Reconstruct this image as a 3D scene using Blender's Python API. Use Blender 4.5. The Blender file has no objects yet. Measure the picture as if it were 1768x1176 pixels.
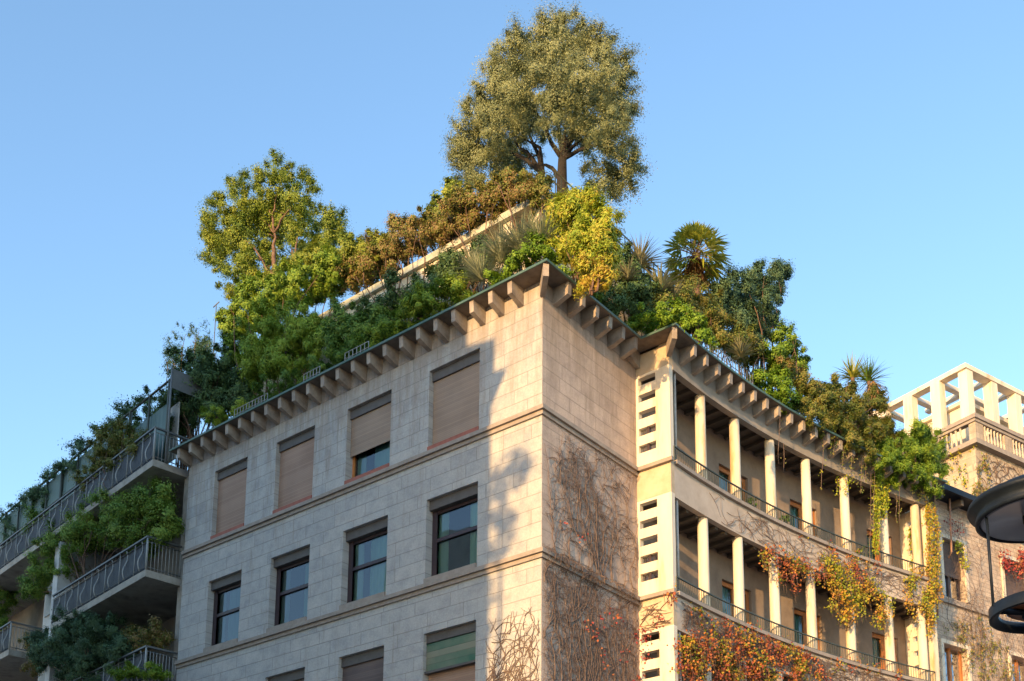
import bpy, math, random
import numpy as np
from math import radians, sin, cos, pi
from mathutils import Vector, Matrix
random.seed(7)
RNG = np.random.default_rng(11)
SC = bpy.context.scene
COL = SC.collection

# ---------------------------------------------------------------- camera
ZO = 1.6                                   # eye height; all z below are metres above the eye
TH = 0.67928; PITCH = 0.18075; ROLL = 0.00649
FPX, CX, CY = 1980.84, 901.17, 1389.57
CAM = np.array([14.7653, -18.9248, 0.0])
cd = bpy.data.cameras.new('camera'); cam = bpy.data.objects.new('camera', cd); COL.objects.link(cam)
cd.sensor_width = 36.0; cd.lens = FPX / 1768 * 36
cd.shift_x = (884 - CX) / 1768; cd.shift_y = (CY - 588) / 1768
cd.clip_start = 0.1; cd.clip_end = 3000
cam.matrix_world = (Matrix.Translation((CAM[0], CAM[1], ZO)) @ Matrix.Rotation(TH, 4, 'Z')
                    @ Matrix.Rotation(pi / 2 + PITCH, 4, 'X') @ Matrix.Rotation(ROLL, 4, 'Z'))
SC.camera = cam

# ---------------------------------------------------------------- light
SUN = Vector((0.165, -1.0, 0.16)).normalized()
w = bpy.data.worlds.new('World'); SC.world = w; w.use_nodes = True
nt = w.node_tree; bg = nt.nodes['Background']
sky = nt.nodes.new('ShaderNodeTexSky'); sky.sky_type = 'NISHITA'; sky.sun_disc = False
sky.sun_elevation = math.asin(SUN.z); sky.sun_rotation = math.atan2(SUN.x, SUN.y)
sky.air_density = 1.1; sky.dust_density = 0.4; sky.ozone_density = 2.4; sky.altitude = 100
nt.links.new(sky.outputs[0], bg.inputs[0]); bg.inputs[1].default_value = 0.15
sl = bpy.data.lights.new('sun', 'SUN'); so = bpy.data.objects.new('sun', sl); COL.objects.link(so)
sl.energy = 2.5; sl.angle = radians(0.5); sl.color = (1.0, 0.61, 0.255)
so.rotation_euler = SUN.to_track_quat('Z', 'Y').to_euler(); so.location = (0, -60, 60)
SC.view_settings.view_transform = 'Standard'; SC.view_settings.look = 'None'
SC.view_settings.exposure = 1.78; SC.view_settings.gamma = 1.0
SC.cycles.max_bounces = 6; SC.cycles.diffuse_bounces = 3; SC.cycles.transparent_max_bounces = 12
SC.cycles.sample_clamp_indirect = 4.0

# ---------------------------------------------------------------- where a direction meets a plane of the building
_c, _s, _cr, _sr = cos(PITCH), sin(PITCH), cos(ROLL), sin(ROLL)
def ray(x, y):
    u = (x - CX) / FPX; v = -(y - CY) / FPX
    u, v = u * _cr - v * _sr, u * _sr + v * _cr
    a = (u, _c - v * _s, _s + v * _c)
    return np.array([cos(TH) * a[0] - sin(TH) * a[1], sin(TH) * a[0] + cos(TH) * a[1], a[2]])
def onX(x, y, X): d = ray(x, y); return CAM + d * ((X - CAM[0]) / d[0])
def onY(x, y, Y): d = ray(x, y); return CAM + d * ((Y - CAM[1]) / d[1])
def onZ(x, y, Z): d = ray(x, y); return CAM + d * (Z / d[2])
FWD = np.array([-sin(TH), cos(TH)])
def depth(P): return float((np.array(P[:2]) - CAM[:2]) @ FWD)

# ---------------------------------------------------------------- object helpers
ORG = {}
def link(o, parent=None):
    COL.objects.link(o)
    if parent is not None: o.parent = parent
    return o
def tag(o, label=None, cat=None, group=None, kind=None):
    if label: o['label'] = label
    if cat: o['category'] = cat
    if group: o['group'] = group
    if kind: o['kind'] = kind
    return o
def thing(name, label, cat, loc, group=None):
    o = bpy.data.objects.new(name, None); link(o); o.empty_display_size = 0.3
    o.location = (loc[0], loc[1], loc[2] + ZO); ORG[o.name] = Vector(o.location)
    return tag(o, label, cat, group)

class MB:
    def __init__(s): s.v = []; s.f = []; s.m = []; s.smooth = []
    def add(s, vs, fs, m=0, sm=False):
        n = len(s.v); s.v += [tuple(map(float, p)) for p in vs]
        for f in fs: s.f.append(tuple(i + n for i in f)); s.m.append(m); s.smooth.append(sm)
    def box(s, x0, x1, y0, y1, z0, z1, F=None, m=0):
        vs = [(x, y, z) for z in (z0, z1) for x, y in ((x0, y0), (x1, y0), (x1, y1), (x0, y1))]
        if F: vs = [F(*p) for p in vs]
        s.add(vs, [(0, 3, 2, 1), (4, 5, 6, 7), (0, 1, 5, 4), (1, 2, 6, 5), (2, 3, 7, 6), (3, 0, 4, 7)], m)
    def quad(s, pts, m=0): s.add(pts, [tuple(range(len(pts)))], m)
    def tube(s, pts, rad, n=5, m=0, cap=True):
        pts = [np.array(p, float) for p in pts]
        if len(pts) < 2: return
        if not hasattr(rad, '__len__'): rad = [rad] * len(pts)
        vs = []; up = np.array([0.31, 0.17, 0.93])
        for i, p in enumerate(pts):
            t = pts[min(i + 1, len(pts) - 1)] - pts[max(i - 1, 0)]; t = t / (np.linalg.norm(t) + 1e-9)
            a = np.cross(t, up)
            if np.linalg.norm(a) < .05: a = np.cross(t, (1, 0, 0))
            a /= np.linalg.norm(a); b = np.cross(t, a)
            for k in range(n):
                q = 2 * pi * k / n; vs.append(p + rad[i] * (a * cos(q) + b * sin(q)))
        fs = [(i * n + k, i * n + (k + 1) % n, (i + 1) * n + (k + 1) % n, (i + 1) * n + k) for i in range(len(pts) - 1) for k in range(n)]
        if cap: fs += [tuple(range(n))[::-1], tuple((len(pts) - 1) * n + k for k in range(n))]
        s.add(vs, fs, m, True)
    def lathe(s, c, prof, n=40, m=0, sm=True):
        vs = [(c[0] + r * cos(2 * pi * k / n), c[1] + r * sin(2 * pi * k / n), c[2] + z) for r, z in prof for k in range(n)]
        fs = [(i * n + k, i * n + (k + 1) % n, (i + 1) * n + (k + 1) % n, (i + 1) * n + k) for i in range(len(prof) - 1) for k in range(n)]
        s.add(vs, fs, m, sm)
    def sweep(s, prof, path, m=0, sm=False, cap=True):
        """prof: list of (off,z); path: list of F(off,z)->xyz"""
        n = len(prof); vs = [P(o, z) for P in path for o, z in prof]
        fs = [(i * n + k, (i + 1) * n + k, (i + 1) * n + (k + 1) % n, i * n + (k + 1) % n) for i in range(len(path) - 1) for k in range(n)]
        if cap: fs += [tuple(range(n)), tuple((len(path) - 1) * n + k for k in range(n))[::-1]]
        s.add(vs, fs, m, sm)
    def build(s, name, mats, parent=None, loc=None, fix=True):
        me = bpy.data.meshes.new(name); o = bpy.data.objects.new(name, me)
        if parent is not None: base = ORG[parent.name]
        elif loc is not None: base = Vector((loc[0], loc[1], loc[2] + ZO)); o.location = base
        else:
            a = np.array(s.v); base = Vector((a[:, 0].mean(), a[:, 1].mean(), a[:, 2].min() + ZO)); o.location = base
        vs = [(x - base.x, y - base.y, z + ZO - base.z) for x, y, z in s.v]
        me.from_pydata(vs, [], s.f)
        if not isinstance(mats, (list, tuple)): mats = [mats]
        for mm in mats: me.materials.append(mm)
        me.polygons.foreach_set('material_index', s.m); me.polygons.foreach_set('use_smooth', s.smooth)
        me.update()
        if fix:
            import bmesh
            bm = bmesh.new(); bm.from_mesh(me); bmesh.ops.recalc_face_normals(bm, faces=bm.faces); bm.to_mesh(me); bm.free()
        link(o, parent); ORG[o.name] = base
        return o

# ---------------------------------------------------------------- materials
def mat(name): 
    m = bpy.data.materials.new(name); m.use_nodes = True
    return m, m.node_tree, m.node_tree.nodes['Principled BSDF']
def N(t, kind, **kw):
    n = t.nodes.new(kind)
    for k, v in kw.items():
        if k in n.inputs: n.inputs[k].default_value = v
        else: setattr(n, k, v)
    return n
def ramp(t, cols, pos=None):
    r = t.nodes.new('ShaderNodeValToRGB'); e = r.color_ramp.elements
    pos = pos or [i / (len(cols) - 1) for i in range(len(cols))]
    while len(e) < len(cols): e.new(0.5)
    for i, (c, p) in enumerate(zip(cols, pos)): e[i].position = p; e[i].color = (*c, 1)
    return r
def noisy(name, cols, scale=6, rough=.8, bump=.15, pos=None, detail=6, streak=False, metallic=0):
    m, t, b = mat(name); g = N(t, 'ShaderNodeNewGeometry')
    mp = N(t, 'ShaderNodeMapping'); t.links.new(g.outputs['Position'], mp.inputs[0])
    if streak: mp.inputs['Scale'].default_value = (1, 1, .15)
    n = N(t, 'ShaderNodeTexNoise', Scale=scale, Detail=detail, Roughness=.65); t.links.new(mp.outputs[0], n.inputs['Vector'])
    r = ramp(t, cols, pos or [.3 + .4 * i / max(1, len(cols) - 1) for i in range(len(cols))]); t.links.new(n.outputs['Fac'], r.inputs[0])
    t.links.new(r.outputs[0], b.inputs['Base Color']); b.inputs['Roughness'].default_value = rough; b.inputs['Metallic'].default_value = metallic
    if bump:
        n2 = N(t, 'ShaderNodeTexNoise', Scale=scale * 6, Detail=4); t.links.new(g.outputs['Position'], n2.inputs['Vector'])
        bp = N(t, 'ShaderNodeBump', Strength=bump, Distance=.02); t.links.new(n2.outputs['Fac'], bp.inputs['Height']); t.links.new(bp.outputs[0], b.inputs['Normal'])
    return m
def ashlar(name, axis, base, dark, bw=1.15, bh=.345, stain=(.23, .17, .12), topz=16.5, seed=0.0, mortar=.012, ang=0):
    m, t, b = mat(name); L = t.links.new
    g = N(t, 'ShaderNodeNewGeometry'); sp = N(t, 'ShaderNodeSeparateXYZ'); L(g.outputs['Position'], sp.inputs[0])
    cb = N(t, 'ShaderNodeCombineXYZ'); L(sp.outputs[axis], cb.inputs[0]); L(sp.outputs[2], cb.inputs[1]); cb.inputs[2].default_value = seed
    # slightly uneven joints
    nz0 = N(t, 'ShaderNodeTexNoise', Scale=.7, Detail=2); L(cb.outputs[0], nz0.inputs['Vector'])
    br = N(t, 'ShaderNodeTexBrick', Scale=1.0); br.offset = .37; br.offset_frequency = 2; br.squash = .72; br.squash_frequency = 3
    for k, v in (('Mortar Size', mortar), ('Mortar Smooth', .4), ('Bias', 0.0), ('Brick Width', bw), ('Row Height', bh)): br.inputs[k].default_value = v
    br.inputs['Color1'].default_value = (0, 0, 0, 1); br.inputs['Color2'].default_value = (1, 1, 1, 1); br.inputs['Mortar'].default_value = (.5, .5, .5, 1)
    L(cb.outputs[0], br.inputs['Vector'])
    rp = ramp(t, dark, [i / (len(dark) - 1) for i in range(len(dark))]); L(br.outputs['Color'], rp.inputs[0])
    # marbling and blotches
    n1 = N(t, 'ShaderNodeTexNoise', Scale=2.6, Detail=8, Roughness=.7); L(cb.outputs[0], n1.inputs['Vector'])
    r1 = ramp(t, [(.74, .74, .76), (1.0, .99, .97), (1.18, 1.15, 1.10)], [.28, .5, .75]); L(n1.outputs['Fac'], r1.inputs[0])
    mx = N(t, 'ShaderNodeMix', data_type='RGBA', blend_type='MULTIPLY'); mx.inputs[0].default_value = 1
    L(rp.outputs[0], mx.inputs[6]); L(r1.outputs[0], mx.inputs[7])
    n3 = N(t, 'ShaderNodeTexNoise', Scale=22, Detail=5, Roughness=.7); L(cb.outputs[0], n3.inputs['Vector'])
    r3 = ramp(t, [(.8, .8, .8), (1.12, 1.12, 1.12)], [.3, .7]); L(n3.outputs['Fac'], r3.inputs[0])
    mx3 = N(t, 'ShaderNodeMix', data_type='RGBA', blend_type='MULTIPLY'); mx3.inputs[0].default_value = .8
    L(mx.outputs[2], mx3.inputs[6]); L(r3.outputs[0], mx3.inputs[7])
    # rain streaks running down from the cornice
    mp = N(t, 'ShaderNodeMapping'); mp.inputs['Scale'].default_value = (2.2, .28, 1); L(cb.outputs[0], mp.inputs[0])
    n2 = N(t, 'ShaderNodeTexNoise', Scale=1.6, Detail=7, Roughness=.75); L(mp.outputs[0], n2.inputs['Vector'])
    mr = N(t, 'ShaderNodeMapRange'); L(sp.outputs[2], mr.inputs[0])
    mr.inputs[1].default_value = topz + ZO - 3.0; mr.inputs[2].default_value = topz + ZO; mr.inputs[3].default_value = 0.0; mr.inputs[4].default_value = .22
    ad = N(t, 'ShaderNodeMath', operation='ADD'); L(n2.outputs['Fac'], ad.inputs[0]); L(mr.outputs[0], ad.inputs[1])
    r2 = ramp(t, [(0, 0, 0), (1, 1, 1)], [.53, .78]); L(ad.outputs[0], r2.inputs[0])
    ml = N(t, 'ShaderNodeMath', operation='MULTIPLY'); L(r2.outputs[0], ml.inputs[0]); ml.inputs[1].default_value = .6
    mx2 = N(t, 'ShaderNodeMix', data_type='RGBA'); L(ml.outputs[0], mx2.inputs[0]); L(mx3.outputs[2], mx2.inputs[6]); mx2.inputs[7].default_value = (*stain, 1)
    # mortar
    mm = N(t, 'ShaderNodeMix', data_type='RGBA'); mf = N(t, 'ShaderNodeMath', operation='MULTIPLY'); L(br.outputs['Fac'], mf.inputs[0]); mf.inputs[1].default_value = .46
    L(mf.outputs[0], mm.inputs[0]); L(mx2.outputs[2], mm.inputs[6]); mm.inputs[7].default_value = (*[c * .42 for c in base], 1)
    L(mm.outputs[2], b.inputs['Base Color']); b.inputs['Roughness'].default_value = .85
    iv = N(t, 'ShaderNodeMath', operation='MULTIPLY_ADD'); L(br.outputs['Fac'], iv.inputs[0]); iv.inputs[1].default_value = -1; L(n3.outputs['Fac'], iv.inputs[2])
    bp = N(t, 'ShaderNodeBump', Strength=.55, Distance=.018); L(iv.outputs[0], bp.inputs['Height']); L(bp.outputs[0], b.inputs['Normal'])
    return m
STONE_C = [(.37, .37, .375), (.42, .415, .41), (.395, .39, .39), (.46, .445, .43)]
M = {}
M['stone'] = ashlar('travertine_blocks_front', 0, (.38, .34, .29), STONE_C)
M['stone_side'] = ashlar('travertine_blocks_side', 1, (.38, .33, .28), [(.42, .325, .275), (.48, .375, .31), (.44, .345, .29), (.51, .40, .335)], bw=1.05, bh=.36, seed=4)
M['stone_wing'] = ashlar('rough_wing_wall', 1, (.36, .29, .23), [(.42, .33, .27), (.54, .43, .34), (.47, .38, .31), (.60, .49, .39)], bw=.45, bh=.16, seed=9, topz=30)
M['tower_stone'] = ashlar('tower_wall', 1, (.5, .42, .33), [(.42, .34, .26), (.54, .45, .35), (.48, .40, .31), (.58, .50, .40)], bw=.6, bh=.3, seed=12, topz=23)
M['band'] = noisy('plain_stone_band', [(.36, .30, .245), (.45, .375, .31), (.50, .43, .36)], 1.8, .85, .2)
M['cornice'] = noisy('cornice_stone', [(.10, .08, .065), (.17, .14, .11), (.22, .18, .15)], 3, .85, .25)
M['bracket'] = noisy('bracket_stone', [(.20, .165, .135), (.30, .25, .21), (.38, .33, .27)], 4, .85, .2)
M['course'] = noisy('string_course_stone', [(.24, .20, .17), (.34, .29, .25)], 5, .8, .2)
M['white'] = noisy('white_painted_concrete', [(.50, .36, .20), (.66, .57, .45), (.74, .67, .56)], 2.5, .7, .12, pos=[.26, .42, .7], streak=True)
M['column'] = noisy('column_stone', [(.46, .31, .15), (.62, .52, .38), (.72, .65, .53)], 3.0, .7, .12, pos=[.3, .45, .7], streak=True)
M['copper'] = noisy('green_copper_gutter', [(.03, .075, .06), (.06, .12, .10), (.14, .17, .14)], 1.2, .5, .1)
M['dark'] = noisy('dark_interior', [(.02, .018, .016), (.03, .028, .025)], 2, .9, 0)
M['shutter_metal'] = None
M['frame_dark'] = noisy('plum_brown_window_frame', [(.035, .022, .026), (.05, .03, .035)], 8, .45, .05)
M['lintel'] = noisy('grey_lintel_box', [(.075, .065, .06), (.11, .10, .095)], 5, .7, .1)
M['red_sill'] = noisy('red_clay_sill', [(.26, .075, .05), (.36, .12, .08)], 7, .7, .2)
M['wood'] = noisy('orange_varnished_wood', [(.34, .11, .025), (.50, .19, .05)], 6, .45, .1)
M['metal_grey'] = noisy('grey_painted_metal', [(.10, .11, .12), (.14, .15, .16)], 8, .5, .05)
M['metal_light'] = noisy('pale_painted_metal', [(.26, .27, .27), (.38, .38, .37)], 8, .5, .05)
M['rail_dark'] = noisy('dark_green_railing', [(.03, .04, .03), (.06, .065, .045)], 8, .5, .05)
M['rail_mesh'] = noisy('dark_plastic_rail_panel', [(.05, .06, .075), (.09, .10, .12)], 4, .6, .05)
M['plaster_white'] = noisy('pale_plaster', [(.40, .41, .42), (.55, .55, .54), (.60, .60, .60)], 1.5, .85, .15)
M['concrete'] = noisy('weathered_concrete', [(.20, .18, .16), (.34, .31, .27), (.42, .39, .35)], 2.2, .85, .25)
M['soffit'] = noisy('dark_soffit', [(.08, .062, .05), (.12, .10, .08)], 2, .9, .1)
M['twig'] = noisy('bare_vine_twig', [(.11, .07, .055), (.20, .14, .11)], 10, .9, 0)
M['bark'] = noisy('brown_bark', [(.06, .035, .025), (.15, .085, .055), (.20, .13, .09)], 8, .9, .5)
M['bark_dark'] = noisy('dark_olive_bark', [(.012, .010, .009), (.035, .028, .024)], 8, .9, .5)
M['lamp'] = noisy('blue_black_lamp_paint', [(.006, .010, .018), (.011, .017, .028)], 14, .5, .04); M['lamp'].node_tree.nodes['Principled BSDF'].inputs['Specular IOR Level'].default_value = .25
M['lamp_orange'] = noisy('sunlit_orange_lamp_paint', [(.30, .11, .05), (.42, .17, .08)], 14, .45, .04)  # orange puts low sunlight into the colour of the ring's inside
M['asphalt'] = noisy('asphalt', [(.04, .04, .042), (.06, .06, .06)], 12, .9, .3)
M['paving'] = noisy('grey_stone_paving', [(.18, .17, .16), (.25, .24, .22)], 3, .85, .3)
M['roof_gravel'] = noisy('roof_soil', [(.05, .04, .03), (.10, .08, .06)], 5, .95, .3)
M['curtain'] = noisy('reflection_tinted_curtain', [(.32, .46, .44), (.50, .62, .60)], 3, .9, 0, streak=True)  # green tint stands in for dark foliage mirrored in the panes
M['reed'] = None
def slats(name, c1, c2, period, axis=2, rough=.6, strength=.6):
    m, t, b = mat(name); L = t.links.new
    g = N(t, 'ShaderNodeNewGeometry'); sp = N(t, 'ShaderNodeSeparateXYZ'); L(g.outputs['Position'], sp.inputs[0])
    mu = N(t, 'ShaderNodeMath', operation='MULTIPLY'); L(sp.outputs[axis], mu.inputs[0]); mu.inputs[1].default_value = 1 / period
    fr = N(t, 'ShaderNodeMath', operation='FRACT'); L(mu.outputs[0], fr.inputs[0])
    fl = N(t, 'ShaderNodeMath', operation='FLOOR'); L(mu.outputs[0], fl.inputs[0])
    wn = N(t, 'ShaderNodeTexWhiteNoise', noise_dimensions='1D'); L(fl.outputs[0], wn.inputs['W'])
    nz = N(t, 'ShaderNodeTexNoise', Scale=1.3, Detail=5); L(g.outputs['Position'], nz.inputs['Vector'])
    av = N(t, 'ShaderNodeMath', operation='MULTIPLY_ADD'); L(wn.outputs['Value'], av.inputs[0]); av.inputs[1].default_value = .35; L(nz.outputs['Fac'], av.inputs[2])
    r = ramp(t, [c1, c2], [.35, .85]); L(av.outputs[0], r.inputs[0])
    gr = ramp(t, [(.45, .45, .45), (1, 1, 1), (1, 1, 1)], [0, .14, 1]); L(fr.outputs[0], gr.inputs[0])
    mx = N(t, 'ShaderNodeMix', data_type='RGBA', blend_type='MULTIPLY'); mx.inputs[0].default_value = .8; L(r.outputs[0], mx.inputs[6]); L(gr.outputs[0], mx.inputs[7])
    L(mx.outputs[2], b.inputs['Base Color']); b.inputs['Roughness'].default_value = rough
    bp = N(t, 'ShaderNodeBump', Strength=strength, Distance=.01); L(gr.outputs[0], bp.inputs['Height']); L(bp.outputs[0], b.inputs['Normal'])
    return m
M['shutter'] = slats('brown_roller_shutter', (.265, .16, .11), (.345, .22, .155), .052)
M['shutter_dark'] = slats('dark_brown_roller_shutter', (.09, .06, .055), (.13, .09, .08), .052)
M['shutter_tan'] = slats('tan_roller_shutter', (.25, .175, .125), (.33, .235, .17), .05)
M['awning'] = slats('green_striped_awning', (.01, .10, .055), (.20, .20, .14), .16, strength=.1)
M['fence_reed'] = slats('green_reed_screen', (.05, .10, .10), (.10, .16, .155), .06, axis=0)
def glass(name, tint, refl=.5):
    m = bpy.data.materials.new(name); m.use_nodes = True; t = m.node_tree; t.nodes.clear(); L = t.links.new
    out = N(t, 'ShaderNodeOutputMaterial'); mx = N(t, 'ShaderNodeMixShader'); tr = N(t, 'ShaderNodeBsdfTransparent'); gl = N(t, 'ShaderNodeBsdfGlossy', Roughness=.02)
    tr.inputs[0].default_value = (*tint, 1); gl.inputs[0].default_value = (.92, .95, 1, 1)
    lw = N(t, 'ShaderNodeLayerWeight', Blend=refl); L(lw.outputs['Fresnel'], mx.inputs[0])
    ns = N(t, 'ShaderNodeTexNoise', Scale=.9, Detail=1); g = N(t, 'ShaderNodeNewGeometry'); L(g.outputs['Position'], ns.inputs['Vector'])
    bp = N(t, 'ShaderNodeBump', Strength=.25, Distance=.02); L(ns.outputs['Fac'], bp.inputs['Height']); L(bp.outputs[0], gl.inputs['Normal'])
    L(tr.outputs[0], mx.inputs[1]); L(gl.outputs[0], mx.inputs[2]); L(mx.outputs[0], out.inputs[0]); return m
M['glass'] = glass('window_glass', (.50, .70, .68), .46)
M['glass_blue'] = glass('blue_glass', (.3, .4, .6), .80)

def leafmat(name, cols, rough=.55, trans=.25, gloss=.3):
    m, t, b = mat(name); L = t.links.new
    a = N(t, 'ShaderNodeAttribute', attribute_name='tint'); r = ramp(t, cols); L(a.outputs['Fac'], r.inputs[0])
    L(r.outputs[0], b.inputs['Base Color']); b.inputs['Roughness'].default_value = rough
    b.inputs['Specular IOR Level'].default_value = gloss
    tl = N(t, 'ShaderNodeBsdfTranslucent'); mx = N(t, 'ShaderNodeMixShader'); mx.inputs[0].default_value = trans
    L(r.outputs[0], tl.inputs[0]); L(b.outputs[0], mx.inputs[1]); L(tl.outputs[0], mx.inputs[2]); L(mx.outputs[0], t.nodes['Material Output'].inputs[0])
    return m
LM = {
 'olive': leafmat('olive_leaves', [(.12, .14, .06), (.23, .26, .115), (.35, .37, .19)]),
 'yellowgreen': leafmat('yellow_green_leaves', [(.07, .12, .014), (.17, .24, .028), (.33, .36, .05)]),
 'gold': leafmat('golden_leaves', [(.20, .30, .025), (.36, .44, .045), (.46, .43, .05), (.44, .29, .05)]),
 'green': leafmat('fresh_green_leaves', [(.085, .17, .018), (.18, .30, .03), (.34, .43, .05)]),
 'bright': leafmat('bright_green_leaves', [(.08, .17, .012), (.16, .28, .02), (.24, .36, .03)]),
 'dark': leafmat('dark_green_leaves', [(.035, .08, .03), (.075, .14, .05), (.15, .23, .075)]),
 'mid': leafmat('mid_green_leaves', [(.065, .145, .025), (.135, .25, .04), (.25, .35, .06)]),
 'bluegreen': leafmat('blue_green_leaves', [(.035, .08, .042), (.075, .14, .07), (.13, .21, .10)]),
 'russet': leafmat('russet_leaves', [(.13, .17, .03), (.24, .17, .06), (.33, .22, .10), (.20, .25, .04), (.28, .15, .07), (.18, .23, .04)]),
 'mixed': leafmat('green_and_brown_leaves', [(.07, .11, .02), (.16, .20, .035), (.25, .20, .06), (.13, .18, .03)]),
 'autumn': leafmat('orange_red_ivy_leaves', [(.16, .20, .02), (.40, .26, .03), (.48, .17, .04), (.36, .09, .04), (.24, .06, .04)]),
 'autumn_y': leafmat('yellow_ivy_leaves', [(.22, .28, .02), (.36, .34, .03), (.46, .30, .03), (.44, .20, .04)]),
 'red': leafmat('crimson_leaves', [(.25, .035, .035), (.38, .06, .055), (.36, .13, .05)]),
 'limevine': leafmat('lime_vine_leaves', [(.20, .28, .02), (.34, .38, .02), (.42, .34, .04)]),
 'greyspike': leafmat('grey_green_blades', [(.20, .24, .14), (.32, .35, .21), (.42, .43, .28)]),
 'palmgreen': leafmat('palm_fronds', [(.16, .22, .025), (.34, .36, .05), (.52, .46, .09)], .45, .3),
 'dry': leafmat('dry_orange_fronds', [(.32, .16, .06), (.48, .24, .09), (.40, .26, .14)]),
 'agave': leafmat('pale_agave_blades', [(.20, .19, .10), (.32, .29, .17), (.22, .24, .12)]),
}

# ---------------------------------------------------------------- foliage
def leafmesh(name, P, NRM, LD, ln, wd, tint, material, parent=None, loc=None, kind=None):
    """rhombic leaves: P centre (n,3), NRM normal, LD long direction, ln/wd arrays"""
    n = len(P)
    side = np.cross(NRM, LD); side /= (np.linalg.norm(side, axis=1, keepdims=True) + 1e-9)
    ln = np.broadcast_to(ln, n)[:, None]; wd = np.broadcast_to(wd, n)[:, None]
    nn = NRM / (np.linalg.norm(NRM, axis=1, keepdims=True) + 1e-9)
    V = np.empty((n, 4, 3)); V[:, 0] = P - LD * ln / 2; V[:, 1] = P - side * wd / 2 + nn * wd * .18; V[:, 2] = P + LD * ln / 2; V[:, 3] = P + side * wd / 2 + nn * wd * .18
    V = V.reshape(-1, 3)
    if parent is not None: base = ORG[parent.name]
    else: base = Vector((loc[0], loc[1], loc[2] + ZO))
    V = V + np.array([0, 0, ZO]) - np.array(base)
    me = bpy.data.meshes.new(name); me.vertices.add(4 * n); me.vertices.foreach_set('co', V.ravel())
    me.loops.add(4 * n); me.loops.foreach_set('vertex_index', np.arange(4 * n, dtype=np.int32))
    me.polygons.add(n); me.polygons.foreach_set('loop_start', np.arange(0, 4 * n, 4, dtype=np.int32)); me.polygons.foreach_set('loop_total', np.full(n, 4, dtype=np.int32))
    me.materials.append(material); at = me.attributes.new('tint', 'FLOAT', 'FACE'); at.data.foreach_set('value', np.clip(tint, 0, 1).astype(np.float32))
    me.update(calc_edges=True)
    o = bpy.data.objects.new(name, me)
    if parent is None: o.location = base
    link(o, parent); ORG[o.name] = base
    if kind: o['kind'] = kind
    return o
def rdir(n):
    v = RNG.normal(size=(n, 3)); return v / np.linalg.norm(v, axis=1, keepdims=True)
NLEAF = [0]
def crown(blobs, ln=.08, wd=.04, cover=3.5, clump=.22, density=7.0, droop=0.0, up=.25, tintbias=0.0, hollow=.45, flat=None):
    """leaves gathered in clumps over and inside a set of ellipsoids; returns arrays"""
    Ps, Ns, Ts = [], [], []
    for (c, r) in blobs:
        c = np.array(c, float); r = np.array(r, float)
        A = pi * (r[0] + r[1]) / 2 * r[2]; m = max(8, int(A * density * 3.2)); n = int(cover * 1.9 * A / (ln * wd * .5)); NLEAF[0] += n
        d = rdir(m); q = hollow + (1 - hollow) * RNG.random(m) ** .5
        # lumpy radius
        ph = RNG.random(3) * 6.28; lump = 1 + .13 * np.sin(d[:, 0] * 4.5 + ph[0]) + .11 * np.sin(d[:, 2] * 6 + ph[1]) + .09 * np.sin(d[:, 1] * 7 + ph[2])
        cc = c + d * r * (q * lump)[:, None]
        ctint = RNG.random(m)
        sz = clump * .92 * (.5 + 1.0 * RNG.random(m))
        k = RNG.integers(0, m, n)
        off = rdir(n) * (np.minimum(np.abs(RNG.normal(size=n)), 1.7) * .62)[:, None] * sz[k][:, None]
        off = off + d[k] * ((np.minimum(np.abs(RNG.normal(size=n)), 1.8) - .4) * .55 * sz[k])[:, None]
        P = cc[k] + off
        nr = (P - c) / r; nr /= (np.linalg.norm(nr, axis=1, keepdims=True) + 1e-9)
        on = off / (np.linalg.norm(off, axis=1, keepdims=True) + 1e-9)
        Ps.append(P); Ns.append(nr * .75 + on * .6 + rdir(n) * .55 + np.array([0, 0, up])); Ts.append(.5 + .45 * (ctint[k] - .5) * 1.3 + .22 * RNG.normal(size=n) + tintbias)
    P = np.concatenate(Ps); Nn = np.concatenate(Ns); T = np.concatenate(Ts)
    Nn /= np.linalg.norm(Nn, axis=1, keepdims=True) + 1e-9
    d = rdir(len(P)) + np.array([0, 0, -droop]); L = d - Nn * (d * Nn).sum(1)[:, None]; L /= np.linalg.norm(L, axis=1, keepdims=True) + 1e-9
    return P, Nn, L, T
def limb_set(mb, base, tips, r0, r1=.012, wob=.12, n=7):
    base = np.array(base, float)
    for t in tips:
        t = np.array(t, float); L = np.linalg.norm(t - base); pts = []; rr = []
        o1 = RNG.normal(size=3) * wob * L * .35
        for i in range(n + 1):
            s = i / n; p = base + (t - base) * s + o1 * sin(pi * s) + np.array([0, 0, .10 * L * sin(pi * s)]) + RNG.normal(size=3) * .012 * L * (0 < i < n)
            pts.append(p); rr.append(r0 * (1 - s) ** .8 + r1)
        mb.tube(pts, rr, 6)
        for j in range(3):
            k = RNG.integers(2, n); q = pts[k]; dv = rdir(1)[0]; dv[2] = abs(dv[2]) * .7; e = q + dv * min(.35, L * .12)
            mb.tube([q, (q + e) / 2 + RNG.normal(size=3) * .03, e], [rr[k] * .6, rr[k] * .4, .006], 4)
PX = lambda P: depth(P) / FPX            # metres per photo pixel at P
def blobs_px(spec, plane):
    """(x, y, rx, ry[, push, flat]) measured ellipses laid on a real plane of the roof -> 3D ellipsoids of true size"""
    out = []
    for b in spec:
        x, y, rx, ry = b[:4]; push = b[4] if len(b) > 4 else 0; fl = b[5] if len(b) > 5 else 1.0
        P = onY(x, y, plane[1] + push) if plane[0] == 'Y' else (onX(x, y, plane[1] - push) if plane[0] == 'X' else onCurve(x, y, plane[1] - push))
        k = PX(P); k /= 1.0
        rad = rx * k * 1.1
        a = rad * fl if plane[0] == 'Y' else rad
        out.append((P, (max(.08, rad), max(.08, rad * fl), ry * k * 1.12)))
    return out
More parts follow.
